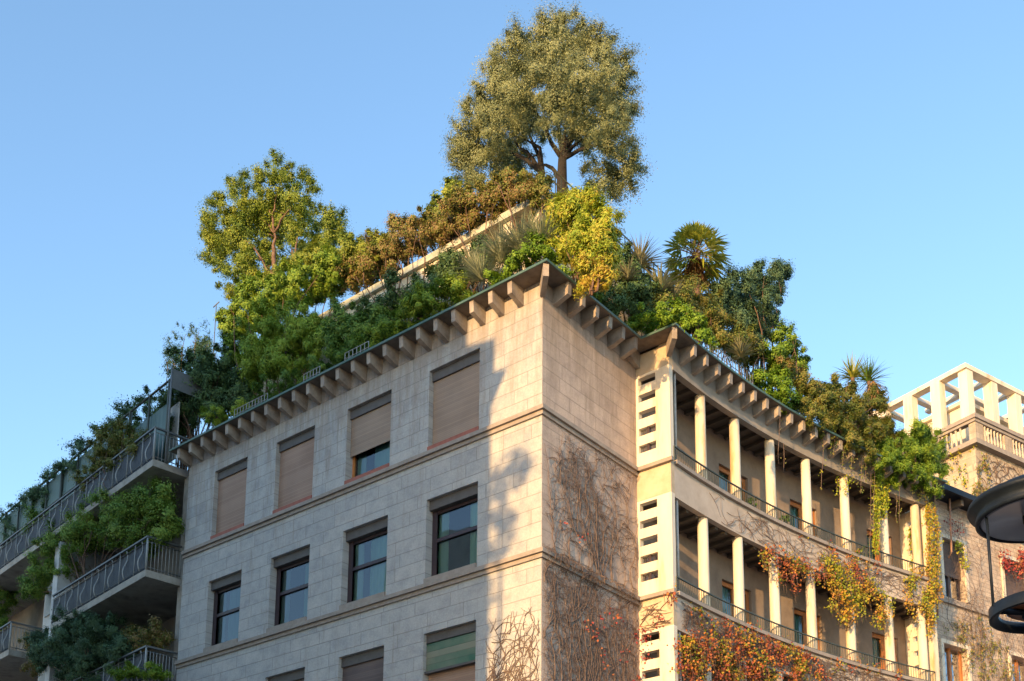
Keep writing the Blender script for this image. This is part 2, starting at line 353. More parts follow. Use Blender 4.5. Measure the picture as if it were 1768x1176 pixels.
def plant(name, label, cat, plane, spec, leaf, ln=.08, wd=.04, cover=3.5, clump=.22, density=8, droop=0, up=.25, trunk=None, group=None, stems=0, bark='bark', tb=0, hollow=.45, part='foliage', extra=None, zbase=16.85):
    bl = blobs_px(spec, plane)
    c = np.mean([b[0] for b in bl], axis=0); zmin = min(b[0][2] - b[1][2] for b in bl)
    base = (c[0], c[1], min(zmin, zbase) if trunk is None else trunk[2])
    if trunk is not None: base = trunk
    t = thing(name, label, cat, base, group)
    ln *= .76; wd *= .76; cover *= 1.0 if cat == 'tree' else 1.75; hollow = hollow if cat == 'tree' else .2
    P, Nn, L, T = crown(bl, ln, wd, cover, clump, density, droop, up, tb, hollow)
    leafmesh(part, P, Nn, L, ln * (.7 + .6 * RNG.random(len(P))), wd * (.7 + .6 * RNG.random(len(P))), T, LM[leaf], t)
    if stems:
        mb = MB()
        for b in bl:
            for _ in range(stems):
                q = np.array(b[0]) + rdir(1)[0] * np.array(b[1]) * .8
                s = np.array([base[0] + RNG.normal() * .15, base[1] + RNG.normal() * .1, base[2]])
                limb_set(mb, s, [q], .022, .005)
        mb.build('branches', M[bark], t, fix=False)
    return t, bl

# ================================================================ the setting
g = MB(); g.box(-400, 400, -400, 400, -2.6, -1.604); go = g.build('ground', M['paving']); go['kind'] = 'structure'
g = MB(); g.box(-120, 60, -19.5, -6.5, -1.602, -1.59); ro = g.build('road', M['asphalt']); ro['kind'] = 'structure'
g = MB(); g.box(-120, 60, -6.5, -.1, -1.602, -1.47); ro = g.build('pavement', M['paving']); ro['kind'] = 'structure'

# ================================================================ main apartment building
GZ = -1.55
S1, S2, S3 = 13.58, 10.15, 6.72
bld = thing('apartment_building', 'stone-clad corner apartment block with bracketed cornice, curved columned loggias and a planted roof', 'building', (-6, 5, GZ))

def wall_grid(mb, xs, zs, holes, y, depth_, F):
    """front sheet with rectangular openings and reveals. F(x,y,z)->world ; holes (x0,x1,z0,z1)"""
    X = sorted(set(xs + [h[0] for h in holes] + [h[1] for h in holes])); Z = sorted(set(zs + [h[2] for h in holes] + [h[3] for h in holes]))
    for i in range(len(X) - 1):
        for j in range(len(Z) - 1):
            cx, cz = (X[i] + X[i + 1]) / 2, (Z[j] + Z[j + 1]) / 2
            if any(h[0] < cx < h[1] and h[2] < cz < h[3] for h in holes): continue
            mb.quad([F(X[i], y, Z[j]), F(X[i + 1], y, Z[j]), F(X[i + 1], y, Z[j + 1]), F(X[i], y, Z[j + 1])])
    for x0, x1, z0, z1 in holes:
        y2 = y + depth_
        mb.quad([F(x0, y, z0), F(x0, y, z1), F(x0, y2, z1), F(x0, y2, z0)]); mb.quad([F(x1, y, z0), F(x1, y2, z0), F(x1, y2, z1), F(x1, y, z1)])
        mb.quad([F(x0, y, z1), F(x1, y, z1), F(x1, y2, z1), F(x0, y2, z1)]); mb.quad([F(x0, y, z0), F(x0, y2, z0), F(x1, y2, z0), F(x1, y, z0)])
ID = lambda x, y, z: (x, y, z)
XL = -13.62
cols_w = [(-12.31, -10.77), (-9.48, -7.86), (-6.56, -4.91), (-3.57, -1.91)]
rows_w = [(13.70, 15.79), (10.27, 12.35), (6.84, 8.93), (3.4, 5.5), (0.2, 2.1)]
holes = [(c0, c1, r0, r1) for r0, r1 in rows_w for c0, c1 in cols_w]
mb = MB(); wall_grid(mb, [XL, 0], [GZ, S1, 16.76], holes, 0, .34, ID)
mb.build('front_wall', M['stone'], bld, fix=False)
mb = MB(); mb.quad([(0, 0, GZ), (0, 3.9, GZ), (0, 3.9, 16.76), (0, 0, 16.76)])
mb.build('side_wall', M['stone_side'], bld, fix=False)
mb = MB(); mb.box(XL + .01, -1.25, .95, 12.5, GZ, 16.70); mb.box(-1.249, -.02, .95, 3.88, GZ, 16.70)
mb.quad([(XL, 0, GZ), (XL, .95, GZ), (XL, .95, 16.76), (XL, 0, 16.76)])
mb.build('inner_walls', M['dark'], bld)
# string courses on the front and side
mb = MB()
for z in (S1, S2, S3, 3.3):
    for (o, za, zb) in ((.11, z - .10, z), (.05, z - .20, z - .103)):
        F0 = lambda off, zz: (XL, -off, zz); F1 = lambda off, zz: (off, -off, zz); F2 = lambda off, zz: (off, 3.90, zz)
        mb.sweep([(0.002, za), (o, za), (o, zb), (0.002, zb)], [F0, F1, F2])
mb.build('string_course', M['course'], bld)

# ---- windows
def window(i, c, r, style):
    x0, x1 = c; z0, z1 = r; yb = .24
    f = MB()
    W = .07
    f.box(x0 + .002, x0 + W, yb, yb + .07, z0, z1); f.box(x1 - W, x1 - .002, yb, yb + .07, z0, z1)
    f.box(x0 + W, x1 - W, yb, yb + .07, z1 - .26 - W, z1 - .26); f.box(x0 + W, x1 - W, yb, yb + .07, z0, z0 + W)
    if style in ('sash',): f.box(x0 + W, x1 - W, yb - .012, yb + .06, (z0 + z1) / 2 - .02, (z0 + z1) / 2 + .07); f.box(x0 + .002, x0 + .16, yb - .02, yb - .002, z0 + .03, z1 - .26)
    wn = f.build('window', M['wood'] if style == 'half' else M['frame_dark'], bld)
    q = MB(); q.box(x0 + .003, x1 - .003, .10, yb + .02, z1 - .25, z1 - .003)   # roller box
    q.build('lintel', M['lintel'], wn)
    if style in ('full', 'tan', 'half', 'darkfull', 'awning'):
        zb = {'half': z0 + .78, 'awning': z0 - .0}.get(style, z0 + .0); zt = z1 - .25
        if style == 'awning': zt = z1 - .92
        q = MB(); q.box(x0 + .01, x1 - .01, .15 if style != 'awning' else .19, .17 if style != 'awning' else .21, zb + .002, zt)
        q.build('shutter', M['shutter_dark'] if style == 'darkfull' else (M['shutter_tan'] if style in ('half', 'tan') else M['shutter']), wn)
    if style == 'awning':
        q = MB(); q.box(x0 + .02, x1 - .02, .10, .12, z1 - .93, z1 - .22); q.build('awning', M['awning'], wn)
        q = MB(); q.box(x0 + .004, x1 - .004, .05, .14, z1 - .99, z1 - .932); q.build('awning_bar', M['lintel'], wn)
    if style in ('sash', 'half'):
        q = MB(); q.quad([(x0 + .02, yb + .04, z0 + .02), (x1 - .02, yb + .04, z0 + .02), (x1 - .02, yb + .04, z1 - .27), (x0 + .02, yb + .04, z1 - .27)]); q.build('pane', M['glass'], wn, fix=False)
        q = MB(); k = 22     # folded curtains either side
        for (a, b) in ((x0 + .08, x0 + .42), (x1 - (.55 if i % 2 else .95), x1 - .08)):
            pts = [(a + (b - a) * j / k, yb + .12 + .02 * sin(j * 2.1 + i)) for j in range(k + 1)]
            for j in range(k):
                (xa, ya), (xb, yb2) = pts[j], pts[j + 1]; q.quad([(xa, ya, z0 + .03), (xb, yb2, z0 + .03), (xb, yb2, z1 - .28), (xa, ya, z1 - .28)])
        q.build('curtain', M['curtain'], wn, fix=False)
    q = MB()
    if r[0] > 13: q.box(x0 + .001, x1 - .001, -.03, .235, z0 - .09, z0 + .035)
    else: q.box(x0 + .001, x1 - .001, -.05, .235, z0 - .10, z0 + .03)
    q.build('sill', M['red_sill'] if r[0] > 13 else M['course'], wn)
    return wn
styles = [['full', 'full', 'half', 'tan'], ['sash'] * 4, ['darkfull', 'darkfull', 'darkfull', 'awning'], ['sash', 'full', 'sash', 'full'], ['sash'] * 4]
k = 0
for ri, r in enumerate(rows_w):
    for ci, c in enumerate(cols_w):
        wn = window(k, c, r, styles[ri][ci]); k += 1
# ---- curved loggia geometry
B0, B1 = 3.9, 15.95
def Xf(b): return 1 + .0155 * (b - B0) ** 2
def CP(b, off, z):
    d = .031 * (b - B0); n = math.hypot(1, d)
    return (Xf(b) + off / n, b - off * d / n, z)
def onCurve(x, y, off):
    q = ray(x, y); lo = None
    ts = np.linspace(18, 60, 2500); P = CAM + ts[:, None] * q
    v = P[:, 0] - (1 + .0155 * (P[:, 1] - B0) ** 2 + off)
    i = np.argmax((v[:-1] > 0) & (v[1:] <= 0)); return P[i]
def path(b0, b1, n=30, flush0=None):
    return [(lambda off, z, b=b0 + (b1 - b0) * i / n: CP(b, off, z)) for i in range(n + 1)]
LEV = [(12.95, 16.05), (9.52, 12.62), (6.09, 9.19), (2.66, 5.76)]      # floor, soffit of each loggia storey
BK = -1.07
# spandrel bands + top frieze
mb = MB()
for (fl, cl), (zt) in zip(LEV, (S1, S2, S3, 3.29)):
    lo = fl - .33
    mb.sweep([(-.16, lo), (0, lo), (0, zt - .105), (-.16, zt - .105)], path(B0 + .16, B1, 36))
mb.sweep([(-.16, GZ), (0, GZ), (0, 2.3), (-.16, 2.3)], path(B0 + .16, B1, 36))
mb.build('curved_spandrel', M['band'], bld)
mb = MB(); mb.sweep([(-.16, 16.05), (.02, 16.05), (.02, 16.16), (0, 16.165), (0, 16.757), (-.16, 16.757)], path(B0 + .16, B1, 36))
mb.build('frieze', noisy('shadow_toned_frieze_stone', [(.21, .18, .15), (.29, .25, .21), (.35, .30, .26)], 1.8, .85, .2), bld)  # darker stone colour paints the cornice's shadow onto the frieze
mb = MB()
for zt in (S1, S2, S3, 3.29): mb.sweep([(-.16, zt - .10), (.09, zt - .10), (.09, zt), (-.16, zt)], path(B0 + .16, B1, 36))
mb.build('loggia_ledge', M['course'], bld)
mb = MB()
for fl, cl in LEV:                                  # floor slabs / ceilings with ribs
    mb.sweep([(BK, fl - .30), (-.165, fl - .30), (-.165, fl), (BK, fl)], path(B0 + .2, B1 - .15, 24))
mb.sweep([(BK, 16.22), (-.165, 16.22), (-.165, 16.5), (BK, 16.5)], path(B0 + .2, B1 - .15, 24))
for zc in (16.22, 12.65, 9.22, 5.79):
    for j in range(26):
        b = B0 + .5 + j * .45
        if b > B1 - .2: break
        Q = [CP(b, BK + .01, 0), CP(b, -.17, 0), CP(b + .12, -.17, 0), CP(b + .12, BK + .01, 0)]
        vs = [(p[0], p[1], zc - .10) for p in Q] + [(p[0], p[1], zc + .003) for p in Q]
        mb.add(vs, [(0, 1, 2, 3), (0, 4, 5, 1), (1, 5, 6, 2), (2, 6, 7, 3), (3, 7, 4, 0)])
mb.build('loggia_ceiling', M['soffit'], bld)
# back wall with door openings
DOORS = [(7.75, 9.05), (10.95, 12.15), (14.35, 15.45)]
mb = MB()
for fl, cl in LEV:
    segs = []; p = B0
    for a, b in DOORS: segs.append((p, a)); p = b
    segs.append((p, B1))
    for a, b in segs: mb.sweep([(BK - .22, fl), (BK, fl), (BK, cl + .3), (BK - .22, cl + .3)], path(a, b, 6))
    for a, b in DOORS: mb.sweep([(BK - .22, fl + 2.35), (BK, fl + 2.35), (BK, cl + .3), (BK - .22, cl + .3)], path(a, b, 4))
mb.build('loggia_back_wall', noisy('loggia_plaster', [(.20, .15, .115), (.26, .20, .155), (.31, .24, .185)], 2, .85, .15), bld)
mb = MB(); mb.sweep([(BK - .9, GZ), (BK - .82, GZ), (BK - .82, 16.6), (BK - .9, 16.6)], path(B0, B1, 10)); mb.build('room_backing', M['dark'], bld)
for fl, cl in LEV[:3]:
    for di, (a, b) in enumerate(DOORS):
        mb = MB(); z0, z1 = fl + .005, fl + 2.34; m = (a + b) / 2
        def pb(u0, u1, o0, o1, za, zb):
            Q = [CP(u0, o0, 0), CP(u1, o0, 0), CP(u1, o1, 0), CP(u0, o1, 0)]
            vs = [(p[0], p[1], za) for p in Q] + [(p[0], p[1], zb) for p in Q]
            mb.add(vs, [(0, 3, 2, 1), (4, 5, 6, 7), (0, 1, 5, 4), (1, 2, 6, 5), (2, 3, 7, 6), (3, 0, 4, 7)])
        for (u0, u1) in ((a + .002, a + .10), (m - .09, m + .09), (b - .10, b - .002)): pb(u0, u1, BK - .16, BK - .09, z0, z1)
        pb(a + .1, b - .1, BK - .16, BK - .09, z1 - .12, z1); pb(a + .1, b - .1, BK - .16, BK - .09, z0, z0 + .14)
        pb(a + .1, m - .09, BK - .15, BK - .10, z0 + 1.0, z0 + 1.07); pb(m + .09, b - .1, BK - .15, BK - .10, z0 + 1.0, z0 + 1.07)
        dr = mb.build('glazed_door', M['wood'], bld)
        q = MB(); q.quad([CP(a + .05, BK - .13, z0), CP(b - .05, BK - .13, z0), CP(b - .05, BK - .13, z1), CP(a + .05, BK - .13, z1)]); q.build('pane', M['glass'], dr, fix=False)
        q = MB(); kk = 26
        for j in range(kk):
            u0, u1 = a + .06 + (b - a - .12) * j / kk, a + .06 + (b - a - .12) * (j + 1) / kk
            q.quad([CP(u0, BK - .22 + .018 * sin(j * 2.2), z0), CP(u1, BK - .22 + .018 * sin((j + 1) * 2.2), z0), CP(u1, BK - .22 + .018 * sin((j + 1) * 2.2), z1), CP(u0, BK - .22 + .018 * sin(j * 2.2), z1)])
        q.build('curtain', M['curtain'], dr, fix=False)
# columns
CB = [5.62, 7.24, 8.89, 10.56, 12.32, 14.05, 15.50]
mb0 = None
for li, (fl, cl) in enumerate(LEV[:3]):
    for j, b in enumerate(CB):
        c = CP(b, -.17, fl)
        q = MB(); H = cl - fl
        q.lathe(c, [(.155, .0), (.15, .3), (.143, H * .5), (.135, H - .004), (0, H - .003)], 24)
        q.build('column', M['column'], bld)
# end wall with slots (faces the street) and its far twin
def slotted(y0, y1, mirror, label):
    for li, (fl, cl) in enumerate(LEV[:3]):
        mb = MB()
        zt = cl + .08; zb = fl + .635
        if not mirror:
            F = ID; X0, X1, h0, h1 = .002, 1.0, .07, .585
        hs = [(h0, h1, zt - .285 - k_ * .465, zt - .075 - k_ * .465) for k_ in range(5)]
        # front sheet, back sheet and reveals
        wall_grid(mb, [X0, X1], [zb, zt], hs, y0, y1 - y0, F)
        wall_grid(mb, [X0, X1], [zb, zt], hs, y1, 0.0, F)
        mb.quad([(X1, y0, zb), (X1, y1, zb), (X1, y1, zt), (X1, y0, zt)])
        mb.build('slotted_end_wall', M['white'], bld, fix=False)
        q = MB()
        for h in hs[3:]:
            q.box(h[0] + .001, h[1] - .001, y0 + .09, y0 + .10, h[2], h[3], m=1)
            q.box((h[0] + h[1]) / 2 - .03, (h[0] + h[1]) / 2 + .03, y0 + .04, y0 + .088, h[2], h[3], m=0)
        q.build('slot_glazing', [M['frame_dark'], M['glass_blue']], bld)
slotted(3.9, 4.06, False, '')
OCH = noisy('ochre_band', [(.40, .30, .19), (.50, .39, .27), (.55, .45, .33)], 2.2, .85, .2)
for (za, zb) in [(16.135, 16.757)] + [(LEV[i + 1][1] + .085, LEV[i][0] + .63) for i in range(3)] + [(GZ, LEV[3][0])]:
    mb = MB(); mb.box(.002, 1.0, 3.9, 4.06, za, zb); mb.build('end_wall_band', OCH, bld)
for z in (S1, S2, S3): mb = MB(); mb.box(.003, 1.09, 3.80, 3.898, z - .10, z); mb.build('end_wall_ledge', M['course'], bld)
# steel post beside the end wall
for fl, cl in LEV[:3]:
    c = CP(4.26, -.07, fl + .63); q = MB(); q.tube([c, (c[0], c[1], cl + .01)], .035, 8); q.build('post', M['metal_light'], bld)
# far end: slotted fin + pilaster
for fl, cl in LEV[:3]:
    q = MB()
    def fb(o0, o1, b0, b1, za, zb):
        Q = [CP(b0, o0, 0), CP(b0, o1, 0), CP(b1, o1, 0), CP(b1, o0, 0)]
        vs = [(p[0], p[1], za) for p in Q] + [(p[0], p[1], zb) for p in Q]
        q.add(vs, [(0, 3, 2, 1), (4, 5, 6, 7), (0, 1, 5, 4), (1, 2, 6, 5), (2, 3, 7, 6), (3, 0, 4, 7)])
    fb(BK + .002, -.80, 15.80, 15.95, fl, cl + .1); fb(-.42, -.17, 15.80, 15.95, fl, cl + .1)
    z = fl
    while z < cl: fb(-.798, -.422, 15.81, 15.94, z, min(z + .30, cl + .1)); z += .475
    q.build('slotted_fin', M['white'], bld)
    q = MB(); fb_ = q
    Q = [CP(15.78, -.15, 0), CP(15.78, .0, 0), CP(15.98, .0, 0), CP(15.98, -.15, 0)]
    vs = [(p[0], p[1], fl) for p in Q] + [(p[0], p[1], cl) for p in Q]
    q.add(vs, [(0, 3, 2, 1), (4, 5, 6, 7), (0, 1, 5, 4), (1, 2, 6, 5), (2, 3, 7, 6), (3, 0, 4, 7)]); q.build('end_pilaster', M['column'], bld)
# railings
for zt in (S1, S2, S3):
    q = MB(); pt = path(B0 + .14, B1 - .2, 40)
    q.sweep([(-.005, zt + .36), (.035, zt + .36), (.035, zt + .39), (-.005, zt + .39)], pt)
    q.sweep([(.002, zt + .03), (.028, zt + .03), (.028, zt + .05), (.002, zt + .05)], pt)
    nb = 112; bL = B1 - .2 - B0 - .14
    for j in range(nb + 1):
        b = B0 + .15 + bL * j / nb; c = CP(b, .015, 0); rr = .008 if j % 12 else .016
        q.tube([(c[0], c[1], zt + .0), (c[0], c[1], zt + .365)], rr, 4, cap=False)
    q.build('loggia_railing', M['rail_dark'], bld)
# ---- cornice: soffit slab, fascia gutter, brackets
OV = .50
def corn_path():
    L = [lambda o, z: (XL - .35, -o, z), lambda o, z: (o, -o, z), lambda o, z: (o, 3.9 - o, z), lambda o, z: (1 + o, 3.9 - o, z)]
    L += [(lambda o, z, b=B0 + (B1 + .3 - B0) * i / 40: CP(b, o, z)) for i in range(1, 41)]
    return L
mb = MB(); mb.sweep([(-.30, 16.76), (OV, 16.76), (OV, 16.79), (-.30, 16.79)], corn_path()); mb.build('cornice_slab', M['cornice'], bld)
mb = MB(); mb.sweep([(OV + .002, 16.745), (OV + .025, 16.75), (OV + .03, 16.79), (OV + .02, 16.812), (OV - .03, 16.812), (OV - .03, 16.792)], corn_path()); mb.build('gutter', M['copper'], bld)
def bracket(F):
    q = MB(); pr = [(.002, 16.33), (.14, 16.36), (.30, 16.41), (OV - .06, 16.45), (OV - .04, 16.758), (.002, 16.758)]
    vs = [F(o, s, z) for s in (-.065, .065) for o, z in pr]; n = len(pr)
    q.add(vs, [tuple(range(n)), tuple(range(n, 2 * n))[::-1]] + [(i, (i + 1) % n, n + (i + 1) % n, n + i) for i in range(n)])
    return q.build('bracket', M['bracket'], bld)
for j in range(23): x = -.62 - j * .589; bracket(lambda o, s, z: (x + s, -o, z))
for j in range(6): y = .45 + j * .56; bracket(lambda o, s, z: (o, y + s, z))
def brk_diag(px, py, ang, L):
    d = np.array([cos(ang), sin(ang)]); nn = np.array([-d[1], d[0]])
    return lambda o, s, z: (px + d[0] * o * L + nn[0] * s, py + d[1] * o * L + nn[1] * s, z)
bracket(brk_diag(0, 0, -pi / 4, 1.38)); bracket(brk_diag(1.0, 3.9, -pi / 4, 1.38)); bracket(lambda o, s, z: (.075 + s, 3.90 - o, z))
for j in range(20):
    b = B0 + .55 + j * .585
    bracket(lambda o, s, z: tuple(np.array(CP(b + s, o, z))))
mb = MB()   # roof deck
mb.box(XL, -.301, .301, 12.5, 16.703, 16.78); mb.sweep([(-4.5, 16.703), (-.301, 16.703), (-.301, 16.782), (-4.5, 16.782)], path(B0, B1 + .3, 12))
mb.build('roof_deck', M['roof_gravel'], bld)
# ---- penthouse set back from the cornice, its roof slab carries the upper garden
PZ = 20.42; PYF = 1.62; PXR = -1.35
mb = MB(); mb.box(XL + .3, -3.62, PYF, 9.0, 16.765, PZ - .01); mb.box(-3.618, PXR - .12, PYF + .45, 9.0, 16.765, PZ - .01)
mb.box(-3.618, PXR, PYF + .02, PYF + .44, 16.765, PZ - .95)
for x in (-3.45, -2.45, PXR - .19): mb.box(x - .14, x + .14, PYF + .02, PYF + .30, PZ - .949, PZ - .012)
mb.build('penthouse_wall', noisy('cream_penthouse_wall', [(.45, .38, .27), (.60, .52, .38), (.66, .60, .48)], 1.6, .85, .15), bld)
mb = MB(); mb.sweep([(-.3, PZ), (.12, PZ), (.12, PZ + .20), (-.3, PZ + .20)], [lambda o, z: (XL + .2, PYF - o, z), lambda o, z: (PXR + o, PYF - o, z), lambda o, z: (PXR + o, 9.0, z)])
mb.box(XL + .2, PXR - .31, PYF + .31, 9.0, PZ, PZ + .15)
mb.build('penthouse_slab', noisy('mossy_slab_edge', [(.22, .25, .20), (.40, .40, .32), (.50, .48, .38)], 2.5, .85, .3), bld)
mb = MB()      # dark trellis railing on the right side of the upper terrace
for z in (PZ + .25, PZ + .6, PZ + .95, PZ + 1.3): mb.tube([(PXR + .02, PYF + .5, z), (PXR + .02, 8.9, z)], .022, 4)
for j in range(34): y = PYF + .6 + j * .25; mb.tube([(PXR + .02, y, PZ + .15), (PXR + .02, y + .02, PZ + 1.3)], .014, 4)
mb.build('terrace_trellis', M['rail_dark'], bld)
# low railings at the roof edge
def edge_rail(F, n, h=.42, hoop=False):
    q = MB()
    for j in range(n + 1):
        s = j / n; a = F(s, 0)
        q.tube([(a[0], a[1], 16.80), (a[0], a[1], 16.80 + h)], .011, 4)
    q.tube([(*F(0, 0)[:2], 16.80 + h), (*F(.5, 0)[:2], 16.80 + h), (*F(1, 0)[:2], 16.80 + h)], .013, 4)
    q.tube([(*F(0, 0)[:2], 16.80 + h * .6), (*F(.5, 0)[:2], 16.80 + h * .6), (*F(1, 0)[:2], 16.80 + h * .6)], .010, 4)
    return q
for x0, x1, n in ((-11.1, -9.6, 11), (-8.05, -7.4, 5), (-6.4, -5.5, 6)):
    edge_rail(lambda s, _: (x0 + (x1 - x0) * s, -.30, 0), n).build('roof_edge_railing', M['metal_light'], bld)
edge_rail(lambda s, _: CP(5.3 + 2.2 * s, .30, 0), 16, .55).build('roof_edge_railing', M['metal_grey'], bld)
q = MB(); q.tube([(-14.2, 1.0, 16.8), (-14.2, 1.0, 22.6)], .015, 5); q.tube([(-14.35, 1.0, 22.55), (-14.05, 1.0, 22.62)], .02, 4); q.build('antenna', M['metal_grey'], bld)
# ================================================================ left wing with balconies (turned 7 degrees)
A7 = radians(7.1); LD_ = np.array([-cos(A7), sin(A7)]); LN_ = np.array([-sin(A7), -cos(A7)]); LB = np.array([-13.75, .25])
def LW(t, o, z): p = LB + LD_ * t + LN_ * o; return (p[0], p[1], z)
lw = thing('balcony_building', 'pale rendered building with long planted balconies and green screens, left of the stone block', 'building', LW(6, -4, GZ))
def lbox(mb, t0, t1, o0, o1, z0, z1, m=0): mb.box(t0, t1, o0, o1, z0, z1, LW, m)
mb = MB(); lbox(mb, .0, .62, -.6, -.02, GZ, 16.3); mb.build('end_pier', M['concrete'], lw)
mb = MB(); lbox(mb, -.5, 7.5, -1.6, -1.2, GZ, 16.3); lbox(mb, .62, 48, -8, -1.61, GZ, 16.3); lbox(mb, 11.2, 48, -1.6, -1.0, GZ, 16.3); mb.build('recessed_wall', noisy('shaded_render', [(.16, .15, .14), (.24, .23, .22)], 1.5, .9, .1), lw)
mb = MB(); lbox(mb, 7.5, 7.9, -1.6, 1.0, GZ, 16.05); lbox(mb, 7.9, 11.2, -.2, .0, GZ, 16.05); mb.build('stair_panel', M['plaster_white'], lw)
mb = MB()
for z in (14.4, 11.0, 7.6):
    for t in (8.15, 9.2, 10.25):
        lbox(mb, t, t + .75, .002, .05, z, z + 1.5)
mb.build('panel_shutters', M['metal_light'], lw)
def balcony(t0, t1, dep, zf, name='balcony', mesh=True, post_step=1.02):
    q = MB(); lbox(q, t0, t1, -1.62, dep, zf - .22, zf); b = q.build(name, M['concrete'], lw)
    q = MB(); h = 1.0
    q.sweep([(-.03, zf + h), (.04, zf + h), (.04, zf + h + .05), (-.03, zf + h + .05)],
            [lambda o, z: LW(t0 - o, 0, z), lambda o, z: LW(t0 - o, dep + o, z), lambda o, z: LW(t1 + o, dep + o, z)] if False else
            [lambda o, z: LW(t0, .0, z) if False else LW(t0 - o, .02, z), lambda o, z: LW(t0 - o, dep + o, z), lambda o, z: LW(t1, dep + o, z)])
    for zz in (zf + .08, zf + h - .12):
        q.tube([LW(t0, .02, zz), LW(t0, dep, zz), LW(t1, dep, zz)], .016, 4)
    q.build('handrail', M['metal_grey'], b)
    q = MB(); n = int((t1 - t0) / post_step)
    for j in range(n + 1):
        t = t0 + .35 + j * post_step
        if t > t1: break
        pts = [LW(t, dep + 0.03 + .07 * sin((s / 10) * 2 * pi * .95), zf + .02 + s / 10 * (h - .05)) for s in range(11)]
        sb = MB(); sb.tube(pts, .02, 6); sb.build('wavy_baluster', M['metal_light'], b)
        q.tube([LW(t + .45, dep, zf), LW(t + .45, dep, zf + h)], .018, 4)
    for j in range(10): o = .05 + (dep - .08) * j / 9; q.tube([LW(t0, o, zf), LW(t0, o, zf + h - .1)], .012, 4)
    q.tube([LW(t0, dep, zf), LW(t0, dep, zf + h)], .028, 6)
    q.build('balusters', M['metal_light'], b)
    q = MB(); lbox(q, t0 + .05, t1, dep - .06, dep - .045, zf + .06, zf + h - .12); 
    for j in range(int((t1 - t0) / .11)): t = t0 + .1 + j * .11; q.tube([LW(t, dep - .03, zf), LW(t, dep - .03, zf + h - .1)], .010, 3, cap=False)
    q.build('railing_panel', M['rail_mesh'], b)
    return b
balcony(.45, 7.45, 1.12, 12.98); balcony(11.2, 24, 1.12, 12.98)
balcony(.45, 26, 1.12, 16.52)
balcony(.30, 7.45, 1.0, 9.55); balcony(11.2, 24, 1.12, 9.55)
# terrace screens on the top balcony
q = MB()
for j in range(13):
    t = 3.6 + j * 1.6; lbox(q, t, t + 1.59, .62, .64, 16.6, 19.25)
for j in range(3): lbox(q, .6 + j * 1.0, 1.58 + j * 1.0, .60, .615, 16.6, 18.7)
q.build('terrace_screen', M['fence_reed'], lw)
q = MB()
for j in range(20): t = .55 + j * 1.35; q.tube([LW(t, .7, 16.5), LW(t, .7, 19.35)], .035 if j % 2 else .055, 6)
q.tube([LW(.5, .7, 19.35), LW(27, .7, 19.3)], .04, 6); q.tube([LW(3.4, .66, 18.2), LW(27, .66, 18.2)], .02, 4)
q.build('screen_frame', M['rail_dark'], lw)
q = MB(); lbox(q, .37, .39, -.6, .72, 19.0, 19.65); q.tube([LW(.38, .74, 16.5), LW(.38, .74, 19.75)], .03, 6); q.build('side_panel', M['metal_grey'], lw)
q = MB()
for j in range(4): lbox(q, .8 + j * .8, 1.45 + j * .8, .2, .24, 17.0, 18.9)
q.build('terrace_glazing', M['plaster_white'], lw)

# ================================================================ right wing
def frame(ang, bx, by):
    al = radians(ang) - TH; d = np.array([sin(al), cos(al)]); n = np.array([cos(al), -sin(al)])
    return (lambda t, o, z: (bx + d[0] * t + n[0] * o, by + d[1] * t + n[1] * o, z)), d, n
RW, rd, rn = frame(56, 2.2, 16.6)
rw = thing('vine_covered_wing', 'brick-pink wing wall patterned with bare creeper beyond the curved loggias', 'building', RW(6, -3, GZ))
RH = [(1.92, 3.12, 13.92, 16.0), (5.42, 6.9, 13.92, 16.1), (1.65, 2.95, 9.8, 12.2), (5.45, 6.9, 10.2, 12.5), (1.7, 2.9, 6.3, 8.6), (5.45, 6.9, 6.3, 8.6), (9, 10.4, 13.92, 16.1), (9, 10.4, 10.2, 12.4)]
mb = MB(); wall_grid(mb, [.2, 16], [GZ, 17.35], RH, 0, -.35, lambda x, y, z: RW(x, y, z)); mb.build('wing_wall', M['stone_wing'], rw, fix=False)
mb = MB(); mb.box(.2, 16, -8, -.9, GZ, 17.3, RW); mb.build('inner_walls', M['dark'], rw)
mb = MB(); mb.box(1.3, 16, .002, .10, 13.66, 13.80, RW); mb.box(1.3, 16, .002, .10, 9.5, 9.62, RW); mb.build('string_course', M['course'], rw)
for h in RH:
    mb = MB()
    for a, b in ((h[0] - .14, h[0]), (h[1], h[1] + .14)): mb.box(a, b, .002, .06, h[2], h[3], RW)
    mb.box(h[0] - .14, h[1] + .14, .002, .07, h[3] + .002, h[3] + .14, RW)
    mb.build('window_surround', M['white'], rw)
for h in RH:
    q = MB(); x0, x1, z0, z1 = h
    for a, b in ((x0 + .002, x0 + .09), ((x0 + x1) / 2 - .06, (x0 + x1) / 2 + .06), (x1 - .09, x1 - .002)): q.box(a, b, -.28, -.20, z0, z1, RW)
    q.box(x0 + .09, x1 - .09, -.28, -.20, z0, z0 + .08, RW); q.box(x0 + .09, x1 - .09, -.27, -.21, z0 + .9, z0 + .97, RW)
    wq = q.build('window', M['wood'] if h[2] < 13 else M['frame_dark'], rw)
    q = MB(); q.quad([RW(x0, -.25, z0), RW(x1, -.25, z0), RW(x1, -.25, z1), RW(x0, -.25, z1)]); q.build('pane', M['glass_blue'], wq, fix=False)
    if h[2] > 13: q = MB(); q.box(x0 + .01, x1 - .01, -.16, -.14, z0 + .85, z1, RW); q.build('shutter', M['shutter_dark'], wq)
mb = MB(); mb.box(1.0, 16, -.2, .65, 17.35, 17.47, RW); mb.box(1.0, 16, .62, .72, 17.30, 17.50, RW); mb.build('eaves', M['lamp'], rw)
mb = MB()
